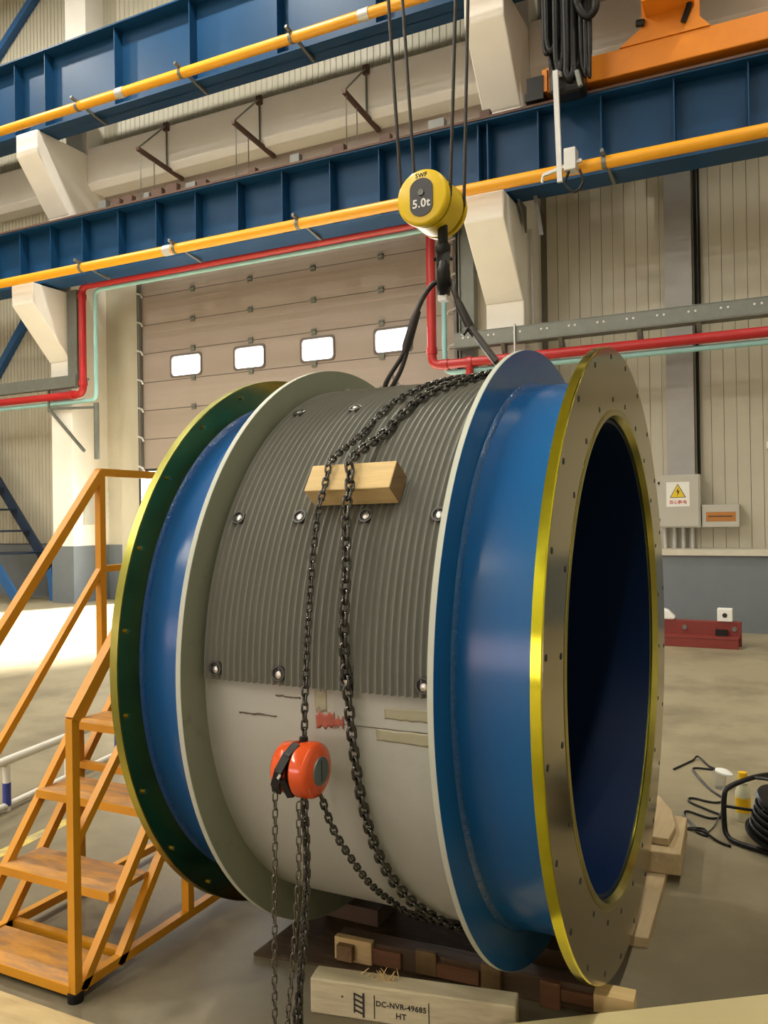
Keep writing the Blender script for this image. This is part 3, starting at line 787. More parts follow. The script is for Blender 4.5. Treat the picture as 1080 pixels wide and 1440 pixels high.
MB().cyl((-1.80, CY, CZ), (-1.78, CY, CZ), RBO - 0.005, 96).build('inner_web', 'bore_shade_blue', drum, smooth=40)
# discs: pale edge, blue outer side, grey rope side
for (x0, x1, mo, mi) in ((XB0, XB1, 'drum_blue', 'flange_grey'), (XC0, XC1, 'flange_grey', 'drum_blue')):
    e = ring([(x0, RB), (x1, RB), (x1, RB - 0.004), (x1, R_BLUE - 0.03), (x0, R_BLUE - 0.03), (x0, RB - 0.004)], seg=160).build('disc', 'flange_edge', drum, smooth=40)
    ring([(x1 + 0.0012, RB - 0.0015), (x1 + 0.0012, R_BLUE - 0.02), (x1 - 0.001, R_BLUE - 0.02), (x1 - 0.001, RB - 0.0015)], seg=160).build('side_coat', mo, e)
    ring([(x0 - 0.0012, RB - 0.0015), (x0 - 0.0012, R_BLUE - 0.02), (x0 + 0.001, R_BLUE - 0.02), (x0 + 0.001, RB - 0.0015)], seg=160).build('side_coat', mi, e)
# yellow end flanges
f = ring([(XA0, RA), (XA1 - 0.003, RA), (XA1, RA - 0.003), (XA1, RBO + 0.02), (XA1 - 0.012, RBO), (XA0, RBO)], seg=192).build('end_flange', 'gold', drum, smooth=30)
ring([(XA1 + 0.0012, RA - 0.005), (XA1 + 0.0012, RBO + 0.028), (XA1 - 0.001, RBO + 0.028), (XA1 - 0.001, RA - 0.005)], seg=192).build('machined_face', 'gold_face', f)
ring([(XA1 + .002, RBO + 0.026), (XA1 + .004, RBO + 0.022), (XA1 + .004, RBO + 0.004), (XA1 - .02, RBO - 0.006), (XA1 - .02, RBO + 0.01), (XA1 - .002, RBO + .026)], seg=160).build('bore_lip', 'lip', f, smooth=30)
g = ring([(XD0, RA), (XD1, RA), (XD1, RBO), (XD0, RBO)], seg=192).build('end_flange', 'gold_shaded', drum, smooth=30)
ring([(XD1 + 0.0012, RA - 0.004), (XD1 + 0.0012, R_BLUE + 0.01), (XD1 - 0.001, R_BLUE + 0.01), (XD1 - 0.001, RA - 0.004)], seg=192).build('olive_face', 'olive_face', g)
hole = MB().cyl((-0.0015, 0, 0), (0.0012, 0, 0), 0.0095, 12).mesh('bolt_hole', 'hole', Vector((0, 0, 0)))
for k in range(24):
    d = 7.5 + 15 * k
    place('bolt_hole', hole, f, Matrix.Translation(P3(XA1 + 0.0012, d, 1.066)))
    place('bolt_hole', hole, f, Matrix.Translation(P3(XA1 + 0.0012, d, 0.915)))
bh = MB().cyl((0, 0, 0), (0.010, 0, 0), 0.0085, 6).mesh('bolt', 'bolt_gold', Vector((0, 0, 0)))
for k in range(24):
    place('bolt', bh, g, Matrix.Translation(P3(XD1 + 0.001, 7.5 + 15 * k, 1.066)))
# grooved half shell
pitch = 0.0229
prof = []
xa, xb = XC1 + 0.022, XB0 - 0.010
n = int((xb - xa) / pitch)
pitch = (xb - xa) / n
prof.append((-xa, 1.000))
for k in range(n):
    base = xa + k * pitch
    for u, h in ((0.0, 1.0310), (0.07, 1.0318), (0.14, 1.0300), (0.28, 1.0230), (0.40, 1.0195), (0.535, 1.0180), (0.67, 1.0195), (0.80, 1.0230), (0.94, 1.0300)):
        prof.append((-(base + u * pitch), h))
prof.append((-xb, 1.030)); prof.append((-xb, 1.000))
MB().lathe(prof, O, NX, ref=REF, seg=96, a0=rad(0.0), a1=PI).build('grooved_shell', 'groove', drum, smooth=50)
# shell bolts: counterbore ring, hole, head
cb = MB().lathe([(0.0, 0.0235), (0.0, 0.018), (-0.012, 0.018), (-0.012, 0.0235)], (0, 0, 0), (0, 0, 1), seg=20).mesh('counterbore', 'bore_ring', Vector((0, 0, 0)), 40)
cbd = MB().lathe([(-0.012, 0.0), (-0.012, 0.0195), (-0.004, 0.0195), (-0.004, 0.0)], (0, 0, 0), (0, 0, 1), seg=16).mesh('bolt_hole', 'hole', Vector((0, 0, 0)))
hd = MB().lathe([(-0.012, 0.0), (-0.012, 0.011), (0.002, 0.011), (0.003, 0.0095), (0.003, 0.0)], (0, 0, 0), (0, 0, 1), seg=12).mesh('shell_bolt', 'bolt', Vector((0, 0, 0)), 40)
for d in (2.0, 29.5, 60, 82, 110, 150):
    for xx in (-1.625, -1.39, -1.155, -0.915):
        p = P3(xx, d, 1.033)
        zdir = P3(xx, d, 2.0) - P3(xx, d, 1.0)
        mw = frame(p, (1, 0, 0), zdir.cross(Vector((1, 0, 0))))
        b = place('counterbore', cb, drum, mw)
        place('bolt_hole', cbd, drum, mw)
        if d > 0: place('shell_bolt', hd, drum, mw @ Matrix.Translation((0.004, -0.004, 0)))
# marks on the bare barrel below the shell
def patch(name, m, x0, x1, d0, d1, r=1.0012, jag=0.0):
    k = MB()
    nx, na = 10, 6
    rn = random.Random(name + str(x0))
    vs, fs = [], []
    for i in range(nx + 1):
        lo = d0 + rn.uniform(-jag, jag); hi = d1 + rn.uniform(-jag, jag)
        for j in range(na + 1):
            vs.append(P3(x0 + (x1 - x0) * i / nx, lo + (hi - lo) * j / na, r))
    for i in range(nx):
        for j in range(na):
            q = i * (na + 1) + j
            fs.append((q, q + na + 1, q + na + 2, q + 1))
    k.add(vs, fs)
    o = k.build(name, m, drum, smooth=40)
    sm = o.modifiers.new('thick', 'SOLIDIFY'); sm.thickness = 0.0008
    return o
patch('red_primer_patch', 'red_primer', -1.28, -1.215, -6.9, -4.4, jag=0.5)
patch('red_primer_patch', 'red_primer', -1.222, -1.185, -6.6, -5.0, r=1.0020, jag=0.7)
patch('tape_strip', 'tape', -1.05, -0.885, -4.3, -2.3, jag=0.12)
patch('tape_strip', 'tape', -1.08, -0.885, -8.2, -6.1, jag=0.15)
patch('scuff', 'tape', -1.28, -1.24, -4.0, -0.3, r=1.0008, jag=0.6)
patch('scratch', 'smear', -1.42, -1.33, -2.35, -2.05, jag=0.10)
patch('scratch', 'smear', -1.56, -1.42, -6.1, -5.75, jag=0.12)
patch('scratch', 'smear', -1.19, -0.90, -6.05, -5.92, jag=0.03)

# ---- lifting lugs on top of the drum
for xx in (-1.50, -0.90):
    MB().lathe([(-0.01, 0.028), (0.01, 0.028), (0.01, 0.014), (-0.01, 0.014)], P3(xx, 93, 1.050), AX, seg=24).build('lifting_lug', 'galv_light', drum, smooth=40)

# ================================================================ CHAINS
def link_mesh(name, pitch, d, width, m, seg=6, n=14):
    """one oval chain link lying along local x, opening facing local z"""
    hr = (width - d) / 2
    hs = (pitch + d) / 2 - hr
    pts = []
    for k in range(n):
        a = 2 * PI * k / n
        pts.append((math.cos(a) * hr + (hs if math.cos(a) > 1e-6 else -hs), math.sin(a) * hr, 0))
    return MB().tube(pts, d / 2, seg, closed=True).mesh(name, m, Vector((0, 0, 0)), 70)
def chain(parent, me, path, pitch, roll=0.6, nref=None):
    P = resample(path, pitch)
    for i in range(len(P) - 1):
        a, b = P[i], P[i + 1]
        c = (a + b) / 2
        x = (b - a).normalized()
        ref = (nref(c) if nref else Vector((1, 0, 0)))
        y = ref.cross(x)
        if y.length < 1e-3: y = Vector((0, 1, 0)).cross(x)
        y.normalize()
        z = x.cross(y)
        ang = (PI / 4 if roll is None else roll) + (PI / 2 if i % 2 else 0)
        y2 = y * math.cos(ang) + z * math.sin(ang)
        place('link', me, parent, frame(c, x, y2))
radial = lambda c: Vector((0, c.y - CY, c.z - CZ)).normalized()
LM = link_mesh('chain_link', 0.024, 0.0075, 0.0245, 'chain')
HM = link_mesh('heavy_chain_link', 0.031, 0.0105, 0.036, 'chain')
HC = link_mesh('hand_chain_link', 0.0235, 0.0048, 0.0185, 'hand_chain')
HOC = Vector((-1.270, 2.005, 0.983))
t = thing('load_chain', 'thinner black chain from the drum top over the block to the orange hoist', 'chain', (-1.25, 2.1, 1.06))
c1 = [P3(-1.05, 100, 1.042), P3(-1.10, 84, 1.042), P3(-1.157, 72, 1.042), P3(-1.215, 63, 1.042), P3(-1.245, 56.5, 1.042), P3(-1.266, 48, 1.046),
      Vector((-1.268, 2.203, 1.876)), Vector((-1.265, 2.172, 1.83)), Vector((-1.263, 2.143, 1.782)), Vector((-1.265, 2.110, 1.71)), Vector((-1.262, 2.07, 1.56)), Vector((-1.258, 2.035, 1.38)), Vector((-1.256, 2.012, 1.20)), Vector((-1.257, 2.005, 1.045))]
chain(t, LM, smoothpath(c1, 10), 0.024, nref=radial)
t = thing('binding_chain', 'heavier black chain wrapped right around the drum over the wooden block', 'chain', (-1.14, 2.1, 0.3))
c2 = [P3(-0.93, 98, 1.045), P3(-0.97, 82, 1.045), P3(-1.02, 72, 1.045), P3(-1.12, 63, 1.045), P3(-1.155, 55, 1.046), P3(-1.178, 48, 1.048), Vector((-1.196, 2.201, 1.878)), Vector((-1.185, 2.170, 1.832)), Vector((-1.172, 2.141, 1.783)), Vector((-1.166, 2.106, 1.71)),
      Vector((-1.145, 2.065, 1.56)), Vector((-1.147, 2.05, 1.40)), P3(-1.152, 6, 1.05), P3(-1.149, -3, 1.028), P3(-1.148, -10, 1.02), P3(-1.146, -18, 1.02), P3(-1.142, -27, 1.02), P3(-1.13, -36, 1.02), P3(-1.10, -46, 1.02), P3(-1.05, -57, 1.02), P3(-0.98, -68, 1.02), P3(-0.93, -80, 1.02)]
chain(t, HM, smoothpath(c2, 10), 0.031, nref=radial)
t = thing('return_chain', 'black chain slanting from under the orange hoist around the drum bottom', 'chain', (-1.2, 2.3, 0.3))
c3 = [Vector((-1.215, 2.02, 0.912)), Vector((-1.205, 2.07, 0.80)), Vector((-1.195, 2.15, 0.69)), Vector((-1.19, 2.27, 0.56)), P3(-1.188, -48, 1.02), P3(-1.165, -56, 1.02), P3(-1.11, -66, 1.02), P3(-1.05, -78, 1.02)]
chain(t, LM, smoothpath(c3, 10), 0.024, nref=radial)
t = thing('hand_chain', 'grey hand chain hanging in strands from the orange hoist to the floor', 'chain', (-1.28, 1.95, 0.0))
chain(t, HC, smoothpath([(-1.318, 1.945, 0.925), (-1.325, 1.945, 0.6), (-1.33, 1.945, 0.3), (-1.33, 1.95, 0.02)], 8), 0.0235)
t2 = thing('slack_chain', 'tangled dark slack chains hanging below the middle of the orange hoist', 'chain', (-1.25, 1.97, 0.0))
chain(t2, LM, smoothpath([(-1.236, 1.97, 0.905), (-1.232, 1.97, 0.7), (-1.245, 1.96, 0.45), (-1.27, 1.95, 0.25), (-1.28, 1.95, 0.02)], 8), 0.024)
chain(t2, LM, smoothpath([(-1.250, 1.985, 0.905), (-1.246, 1.99, 0.7), (-1.262, 1.98, 0.45), (-1.262, 1.97, 0.25), (-1.25, 1.97, 0.02)], 8), 0.024, roll=0.2)
chain(t2, HC, smoothpath([(-1.246, 1.955, 0.905), (-1.248, 1.95, 0.7), (-1.268, 1.945, 0.45), (-1.288, 1.94, 0.25), (-1.295, 1.94, 0.02)], 8), 0.0235)

# ---- chain hoist body
t = thing('chain_hoist', 'orange chain hoist with two round drums hanging against the drum', 'chain hoist', HOC - Vector((0, 0, 0.08)))
def hring(p, m, name, **k):
    return MB().lathe(p, HOC, AX, **k).build(name, m, t, smooth=40)
hring([(-0.066, 0.0), (-0.066, 0.048), (-0.062, 0.064), (-0.052, 0.073), (-0.018, 0.075), (-0.014, 0.070), (-0.014, 0.0)], 'hoist_orange', 'cover', seg=48)
hring([(0.066, 0.0), (0.066, 0.044), (0.064, 0.047), (0.064, 0.062), (0.057, 0.074), (0.048, 0.0785), (0.010, 0.0795), (0.004, 0.074), (0.004, 0.0)], 'hoist_orange', 'cover', seg=48)
hring([(-0.016, 0.0), (-0.016, 0.060), (0.006, 0.060), (0.006, 0.0)], 'black', 'chain_wheel', seg=32)
hring([(0.065, 0.0), (0.065, 0.041), (0.0695, 0.039), (0.0695, 0.0)], 'plate', 'name_plate', seg=32)
MB().box(HOC.x + 0.067, HOC.x + 0.0705, HOC.y - 0.0015, HOC.y + 0.0015, HOC.z - 0.03, HOC.z + 0.03).build('plate_line', 'black', t)
gp = [Vector((0.004, -0.026, 0.076)), Vector((-0.006, -0.056, 0.055)), Vector((-0.021, -0.078, 0.014)), Vector((-0.037, -0.074, -0.028)), Vector((-0.044, -0.058, -0.052))]
k = MB()
for a, b in zip(gp, gp[1:]):
    k.bar(HOC + a, HOC + b + (b - a).normalized() * 0.008, 0.026, 0.008, Vector((0, (a + b).y, (a + b).z)))
k.build('chain_guide', 'black', t)
MB().bar(HOC + Vector((-0.014, -0.074, -0.012)), HOC + Vector((-0.002, -0.048, -0.066)), 0.022, 0.012, (0, -1, 0)).build('pawl_cover', 'black', t)
MB().bar(HOC + Vector((-0.022, -0.085, -0.008)), HOC + Vector((-0.014, -0.084, 0.004)), 0.007, 0.003, (0, -1, 0)).build('clip', 'galv_light', t)
MB().tube([HOC + Vector((0.008, 0, 0.055)), HOC + Vector((0.012, 0, 0.09))], 0.013, 8).build('shackle', 'black', t)

# ---- wooden block under the chains
a = rad(34.3)
nrm = Vector((0, -math.cos(a), math.sin(a))); tng = Vector((0, math.sin(a), math.cos(a)))
bc = Vector((-1.195, CY, CZ)) + nrm * 1.073 - tng * 0.001
xd = Vector((1, 0, 0.012)).normalized()
t = thing('wood_block', 'pale sawn wooden block wedged under the chains on the drum', 'wood block', bc)
MB().obox(bc, (xd, nrm, tng), (0.292, 0.082, 0.098)).build('block', 'pine', t, bevel=0.003)
MB().obox(bc + xd * 0.1465, (xd, nrm, tng), (0.002, 0.080, 0.096)).build('shaded_end_grain', 'pine_end', t)  # end plate in darker wood, shade on this end painted in

# ================================================================ HOOK BLOCK, ROPES, SLING
HB = Vector((-1.30, 3.02, 2.972))
t = thing('hook_block', 'yellow five tonne crane hook block hanging above the drum', 'hook block', HB - Vector((0, 0, 0.4)))
ya = Vector((0.04, 1, 0)).normalized()
def dring(p, o, name, m, **k): return MB().lathe(p, o, ya, **k).build(name, m, t, smooth=40)
dring([(-0.012, 0.0), (-0.012, 0.100), (-0.008, 0.109), (0.000, 0.113), (0.018, 0.113), (0.018, 0.0)], HB, 'sheave_cover', 'hook_yellow', seg=48)
HB2 = HB + ya * 0.20
dring([(0.018, 0.0), (0.018, 0.100), (0.040, 0.100), (0.040, 0.0)], HB, 'sheave', 'black', seg=32)
dring([(0.040, 0.0), (0.040, 0.108), (0.150, 0.111), (0.150, 0.0)], HB, 'sheave_housing', 'hook_yellow', seg=48)
dring([(-0.050, 0.0), (-0.050, 0.100), (-0.028, 0.100), (-0.028, 0.0)], HB2, 'sheave', 'black', seg=32)
dring([(-0.028, 0.0), (-0.028, 0.112), (-0.01, 0.112), (0.0, 0.10), (0.0, 0.0)], HB2, 'sheave_cover', 'hook_yellow', seg=48)
# front plate with load mark
xr_ = Vector((1, -0.04, 0)).normalized()
fo = HB - ya * 0.0125
pts = []
for cz_, a0 in ((0.032, 0), (-0.036, 180)):
    for k in range(13):
        a = rad(a0 + k * 15)
        pts.append(fo + xr_ * (0.050 * math.cos(a)) + Vector((0, 0, cz_ + 0.042 * math.sin(a))))
pl_ = MB().prism(pts, -ya * 0.004).build('load_plate', 'hook_grey', t)
ms = frame(fo - ya * 0.0045 + Vector((0, 0, -0.028)), xr_, (0, 0, 1))
text('load_mark', '5.0t', 0.047, 'white', pl_, ms)
MB().cyl(fo - ya * 0.003 + Vector((0, 0, 0.016)), fo - ya * 0.010 + Vector((0, 0, 0.016)), 0.0135, 6).build('axle_nut', 'galv', pl_)
text('maker_mark', 'SWF', 0.025, 'ink', t, frame(HB - ya * 0.0128 + Vector((0, 0, 0.086)), xr_, (0, 0, 1)))
MB().obox(HB - ya * 0.006 + xr_ * -0.072 + Vector((0, 0, -0.058)), (xr_ + Vector((0, 0, -0.9)), ya, Vector((0.9, 0, 1))), (0.035, 0.008, 0.016)).build('sticker', 'plate', t)
# hook seen edge on, hanging from a crosshead inside the block
HK = Vector((HB.x + 0.045, HB.y + 0.095, HB.z))
hd_ = Vector((-0.39, 0.92, 0)).normalized()
def hp(u, z): return Vector((HK.x, HK.y, 0)) + hd_ * u + Vector((0, 0, z))
MB().cyl(hp(0, 2.90), hp(0, 2.79), 0.021, 14).build('shank', 'black', t, smooth=50)
MB().lathe([(0.0, 0.0), (0.0, 0.026), (0.012, 0.031), (0.035, 0.031), (0.045, 0.024), (0.045, 0.0)], hp(0, 2.765), (0, 0, 1), seg=16).build('swivel_nut', 'black', t, smooth=50)
crv = smoothpath([hp(0, 2.775), hp(0.025, 2.74), hp(0.055, 2.69), hp(0.045, 2.635), hp(0.0, 2.612), hp(-0.05, 2.632), hp(-0.068, 2.675), hp(-0.066, 2.715)], 6)
rr_ = [0.0275 - 0.012 * max(0, i / (len(crv) - 1) - 0.85) * 6 for i in range(len(crv))]
MB().tube(crv, rr_, 12).build('hook', 'black', t, smooth=60)
MB().bar(hp(-0.062, 2.70), hp(-0.010, 2.775), 0.048, 0.012, (0, 0, 1)).build('safety_latch', 'black', t)
MB().obox(hp(-0.01, 2.582), (Vector((1, 0, 0)), (0, 1, 0), (0, 0, 1)), (0.038, 0.038, 0.022)).build('hook_tip_tape', 'white', t)
for sg in (-1, 1):
    MB().cyl(hp(-0.005, 2.745) + Vector((0.026 * sg, 0.01 * sg, 0)), hp(-0.005, 2.745) + Vector((0.036 * sg, 0.014 * sg, 0)), 0.008, 8).build('latch_pin', 'black', t)
# four rope falls
ROP = [(HB + Vector((-0.106, 0.029, 0)), (-0.06, 0.0), 'front left'), (HB + Vector((0.106, 0.029, 0)), (0.05, 0.0), 'front right'),
       (HB2 + Vector((-0.106, -0.039, 0)), (-0.06, 0.0), 'rear left'), (HB2 + Vector((0.106, -0.039, 0)), (0.04, 0.0), 'rear right')]
for p, d, w in ROP:
    e = Vector((p.x + d[0] * 5.2, p.y, 8.6))
    o = MB().tube([p, p.lerp(e, 0.5), e], 0.0075, 8).build('hoist_rope', 'rope', smooth=60)
    tag(o, w.split()[0] + ' rope fall on the ' + w.split()[1] + ' side of the yellow hook block', 'rope')
# wire rope sling
t = thing('wire_sling', 'two legged wire rope sling hooked under the yellow hook block', 'sling', (-1.26, 3.0, 2.3))
E0 = Vector((HK.x, HK.y, 2.652))
L = smoothpath([E0 + Vector((0.0, 0, 0.0)), E0 + Vector((-0.035, -0.015, -0.004)), Vector((-1.325, 3.08, 2.60)), Vector((-1.352, 3.06, 2.53)), Vector((-1.395, 3.06, 2.42))], 8)
MB().tube(L, 0.011, 8).build('rope_leg', 'rope', t, smooth=60)
MB().tube([Vector((-1.347, 3.06, 2.535)), Vector((-1.362, 3.06, 2.50)), Vector((-1.40, 3.065, 2.40)), Vector((-1.41, 3.065, 2.37))], [0.014, 0.018, 0.020, 0.013], 10).build('splice', 'rope', t, smooth=60)
MB().tube(smoothpath([(-1.402, 3.065, 2.39), (-1.435, 3.07, 2.345), (-1.495, 3.08, 2.275), (-1.512, 3.085, 2.245), (-1.502, 3.09, 2.232), (-1.48, 3.09, 2.245), (-1.435, 3.075, 2.30), (-1.405, 3.07, 2.37), (-1.402, 3.065, 2.39)], 6), 0.0095, 8).build('rope_eye', 'rope', t, smooth=60)
MB().tube(smoothpath([P3(-1.50, 90, 1.045) + Vector((-0.02, 0, 0)), Vector((-1.482, 3.085, 2.285)), P3(-1.46, 90, 1.045)], 6), 0.007, 8).build('shackle', 'galv_light', t, smooth=60)
R_ = smoothpath([E0 + Vector((0.0, 0.0, 0)), E0 + Vector((0.035, -0.015, -0.004)), Vector((-1.19, 3.06, 2.60)), Vector((-1.165, 3.06, 2.53)), Vector((-1.12, 3.07, 2.43)), Vector((-1.02, 3.09, 2.29)), Vector((-0.96, 3.10, 2.255))], 8)
MB().tube(R_, 0.011, 8).build('rope_leg', 'rope', t, smooth=60)
MB().tube([Vector((-1.175, 3.058, 2.555)), Vector((-1.165, 3.06, 2.53)), Vector((-1.125, 3.068, 2.44)), Vector((-1.11, 3.072, 2.41))], [0.013, 0.017, 0.019, 0.014], 10).build('splice', 'rope', t, smooth=60)
MB().tube([Vector((-1.118, 3.055, 2.44)), Vector((-1.025, 3.08, 2.30))], [0.012, 0.014], 8).build('rope_tail', 'rope_grey', t, smooth=60)
MB().tube([Vector((-1.125, 3.06, 2.45)), Vector((-1.15, 3.05, 2.41))], 0.008, 6).build('rope_end', 'rope', t, smooth=60)
MB().tube(smoothpath([P3(-0.95, 90, 1.045), Vector((-0.99, 3.09, 2.285)), P3(-0.91, 90, 1.045)], 6), 0.009, 8).build('shackle', 'galv_light', t, smooth=60)

# ================================================================ MOBILE STAIR
SX0, SX1 = -2.92, -2.30
t = thing('mobile_stair', 'orange steel mobile stair with a guard rail left of the drum', 'stair', (-2.6, 2.7, 0))
RISE, RUN, SY0, SZ0 = 0.25, 0.19, 2.115, 0.055
SL = RISE / RUN
NT = 5
for k in range(NT):
    y, z = SY0 + RUN * k, SZ0 + RISE * k
    dpt = 0.21 if k < NT - 1 else 0.85
    MB().box(SX0 + 0.01, SX1 - 0.01, y, y + dpt, z - 0.022, z).build('tread' if k < NT - 1 else 'deck', 'tread', t, bevel=0.003)
    MB().box(SX0 + 0.01, SX1 - 0.01, y - 0.006, y, z - 0.032, z + 0.001).build('nosing', 'stair', t)
ztop = SZ0 + RISE * (NT - 1)
ytop = SY0 + RUN * (NT - 1)
for xs_ in (SX0, SX1):
    MB().bar((xs_, SY0 + 0.035, 0.03), (xs_, SY0 + 0.035 + (ztop - 0.05) / SL, ztop - 0.02), 0.034, 0.034).build('stringer', 'stair', t)
    MB().bar((xs_, SY0 + 0.215, 0.03), (xs_, SY0 + 0.215 + (ztop - 0.05) / SL, ztop - 0.02), 0.034, 0.034).build('stringer', 'stair', t)
    MB().bar((xs_, SY0 + 0.0, 0.045), (xs_, 3.75, 0.045), 0.034, 0.034).build('base_rail', 'stair', t)
    MB().bar((xs_, SY0 + 0.012, 0.03), (xs_, SY0 + 0.012, 1.0), 0.033, 0.033, (1, 0, 0)).build('post', 'stair', t)
    MB().bar((xs_, 2.735, 0.05), (xs_, 2.735, 0.80), 0.036, 0.036, (1, 0, 0)).build('post', 'stair', t)
    MB().bar((xs_, 3.72, 0.05), (xs_, 3.72, ztop), 0.036, 0.036, (1, 0, 0)).build('post', 'stair', t)
    MB().bar((xs_, ytop, ztop - 0.02), (xs_, 3.75, ztop - 0.02), 0.036, 0.036).build('deck_edge', 'stair', t)
    y1 = 2.885; z1 = 1.0 + (y1 - SY0) * 1.205
    MB().bar((xs_, SY0 + 0.012, 0.995), (xs_, y1, z1), 0.040, 0.040).build('hand_rail', 'stair', t)
    MB().bar((xs_, SY0 + 0.012, 0.55), (xs_, y1, z1 - 0.455), 0.030, 0.030).build('mid_rail', 'stair', t)
    if xs_ == SX0:
        MB().bar((xs_, y1 - 0.005, z1), (xs_, 3.74, z1), 0.036, 0.036).build('guard_rail', 'stair', t)
        MB().bar((xs_, y1 - 0.005, z1 - 0.455), (xs_, 3.74, z1 - 0.455), 0.030, 0.030).build('guard_mid_rail', 'stair', t)
        MB().bar((xs_, 3.72, ztop), (xs_, 3.72, z1), 0.036, 0.036, (1, 0, 0)).build('guard_post', 'stair', t)
        MB().bar((xs_, y1, ztop - 0.05), (xs_, y1, z1 + 0.015), 0.034, 0.034, (1, 0, 0)).build('guard_post', 'stair', t)
    MB().cyl((xs_ + (0.0), SY0 + 0.012, 0.0), (xs_, SY0 + 0.012, 0.032), 0.028, 12).build('rubber_foot', 'rubber', t)
    MB().cyl((xs_ + (0.0), 3.70, 0.0), (xs_, 3.70, 0.032), 0.028, 12).build('rubber_foot', 'rubber', t)
MB().bar((SX0, SY0 + 0.26, 0.045), (SX1, SY0 + 0.26, 0.045), 0.03, 0.03).build('cross_bar', 'stair', t)
MB().bar((SX0, 2.735, 0.60), (SX1, 2.735, 0.60), 0.03, 0.03).build('cross_bar', 'stair', t)

# ================================================================ WOOD ON THE FLOOR
# stamped timber
pa, pb = Vector((-1.515, 2.46, 0)), Vector((-0.825, 2.595, 0))
d = (pb - pa).normalized(); nn = Vector((-d.y, d.x, 0))
t = thing('stamped_timber', 'pale squared timber with black stamped lettering in front of the drum', 'timber', (pa + pb) / 2)
cc = (pa + pb) / 2 + Vector((0, 0, 0.06))
MB().obox(cc, (d, nn, (0, 0, 1)), ((pb - pa).length, 0.085, 0.12)).build('timber_body', 'pine_old', t, bevel=0.006)
fr0 = cc - nn * 0.0432
def onface(u, z): return frame(fr0 + d * u + Vector((0, 0, z)), d, (0, 0, 1))
text('stamp_code', 'DC-NVR-49685', 0.0248, 'ink', t, onface(-0.030, 0.004))
text('stamp_code', 'HT', 0.027, 'ink', t, onface(-0.030, -0.028))
k = MB()
for u in (-0.122, 0.065): k.obox(fr0 + d * u + Vector((0, 0, -0.008)), (d, nn, (0, 0, 1)), (0.003, 0.0015, 0.078))
k.build('stamp_border', 'ink', t)
k = MB()     # wheat-ear mark: stacked diagonal strokes on a stem
for q in range(4):
    z = 0.022 - q * 0.018
    k.obox(fr0 + d * (-0.176) + Vector((0, 0, z)), (d + Vector((0, 0, -0.35)), nn, Vector((0, 0, 1)) + d * 0.35), (0.040, 0.0015, 0.006))
k.obox(fr0 + d * (-0.160) + Vector((0, 0, -0.008)), (d, nn, (0, 0, 1)), (0.007, 0.0015, 0.082))
k.obox(fr0 + d * (-0.192) + Vector((0, 0, -0.004)), (d, nn, (0, 0, 1)), (0.005, 0.0015, 0.066))
k.build('stamp_emblem', 'ink', t)
MB().cyl(fr0 + d * (-0.235) + Vector((0, 0, 0.012)), fr0 + d * (-0.235) - nn * 0.001 + Vector((0, 0, 0.012)), 0.004, 8).build('nail_hole', 'ink', t)
k = MB()
rnd = random.Random(5)
for q in range(16):
    u = rnd.uniform(-0.14, -0.06) if q % 2 else rnd.uniform(-0.22, -0.05)
    b = cc + d * u + nn * rnd.uniform(0.0, 0.03) + Vector((0, 0, 0.058))
    k.tube([b, b + Vector((rnd.uniform(-.03, .03), rnd.uniform(-.02, .01), rnd.uniform(.015, .04)))], [0.003, 0.0008], 4)
tag(k.build('splinters', 'pine', t), kind='stuff')

# brown skid under the drum with pale cleats
qa, qb = Vector((-1.595, 2.775, 0)), Vector((-0.60, 2.835, 0))
d = (qb - qa).normalized(); nn = Vector((-d.y, d.x, 0))
t = thing('brown_skid', 'dark brown wooden skid with pale cleats chocked against the drum', 'timber', (qa + qb) / 2)
cc = (qa + qb) / 2
MB().obox(cc + nn * 0.02 + Vector((0, 0, 0.045)), (d, nn, (0, 0, 1)), ((qb - qa).length, 0.075, 0.09)).build('skid_body', 'brown_wood', t, bevel=0.004)
def skid(u0, u1, z0, z1, y, th, m, name):
    c = qa + d * ((u0 + u1) / 2) - nn * (y) + Vector((0, 0, (z0 + z1) / 2))
    return MB().obox(c, (d, nn, (0, 0, 1)), (u1 - u0, th, z1 - z0)).build(name, m, t, bevel=0.003)
skid(0.0, 0.155, 0.012, 0.098, 0.024, 0.03, 'pine', 'end_cleat')
c = skid(0.02, 0.085, 0.022, 0.080, 0.050, 0.03, 'pine_end', 'end_knob')
skid(0.155, 0.27, 0.015, 0.075, 0.022, 0.02, 'brown_red', 'red_slat')
skid(0.33, 0.41, 0.02, 0.105, 0.026, 0.02, 'pine_end', 'cleat')
skid(0.41, 0.57, 0.02, 0.070, 0.024, 0.02, 'brown_red', 'slat')
skid(0.58, 0.65, 0.0, 0.105, 0.026, 0.03, 'pine_end', 'cleat')
skid(0.79, 0.86, 0.0, 0.09, 0.026, 0.03, 'brown_red', 'cleat')
skid(0.86, 1.0, 0.03, 0.07, 0.024, 0.02, 'brown_red', 'slat')
o = MB().obox((-0.555, 2.815, 0.065), (d, nn, (0, 0, 1)), (0.13, 0.075, 0.06)).build('wood_offcut', 'pine'); tag(o, 'short pale wood offcut at the right end of the brown skid', 'wood')
MB().obox((-0.555, 2.815, 0.0175), (d, nn, (0, 0, 1)), (0.11, 0.06, 0.035)).build('packing_piece', 'brown_wood', o)
o = MB().box(-0.51, -0.49, 2.74, 2.77, 0.0, 0.055).build('wood_peg', 'pine_end'); tag(o, 'small brown peg standing by the short pale offcut', 'wood')
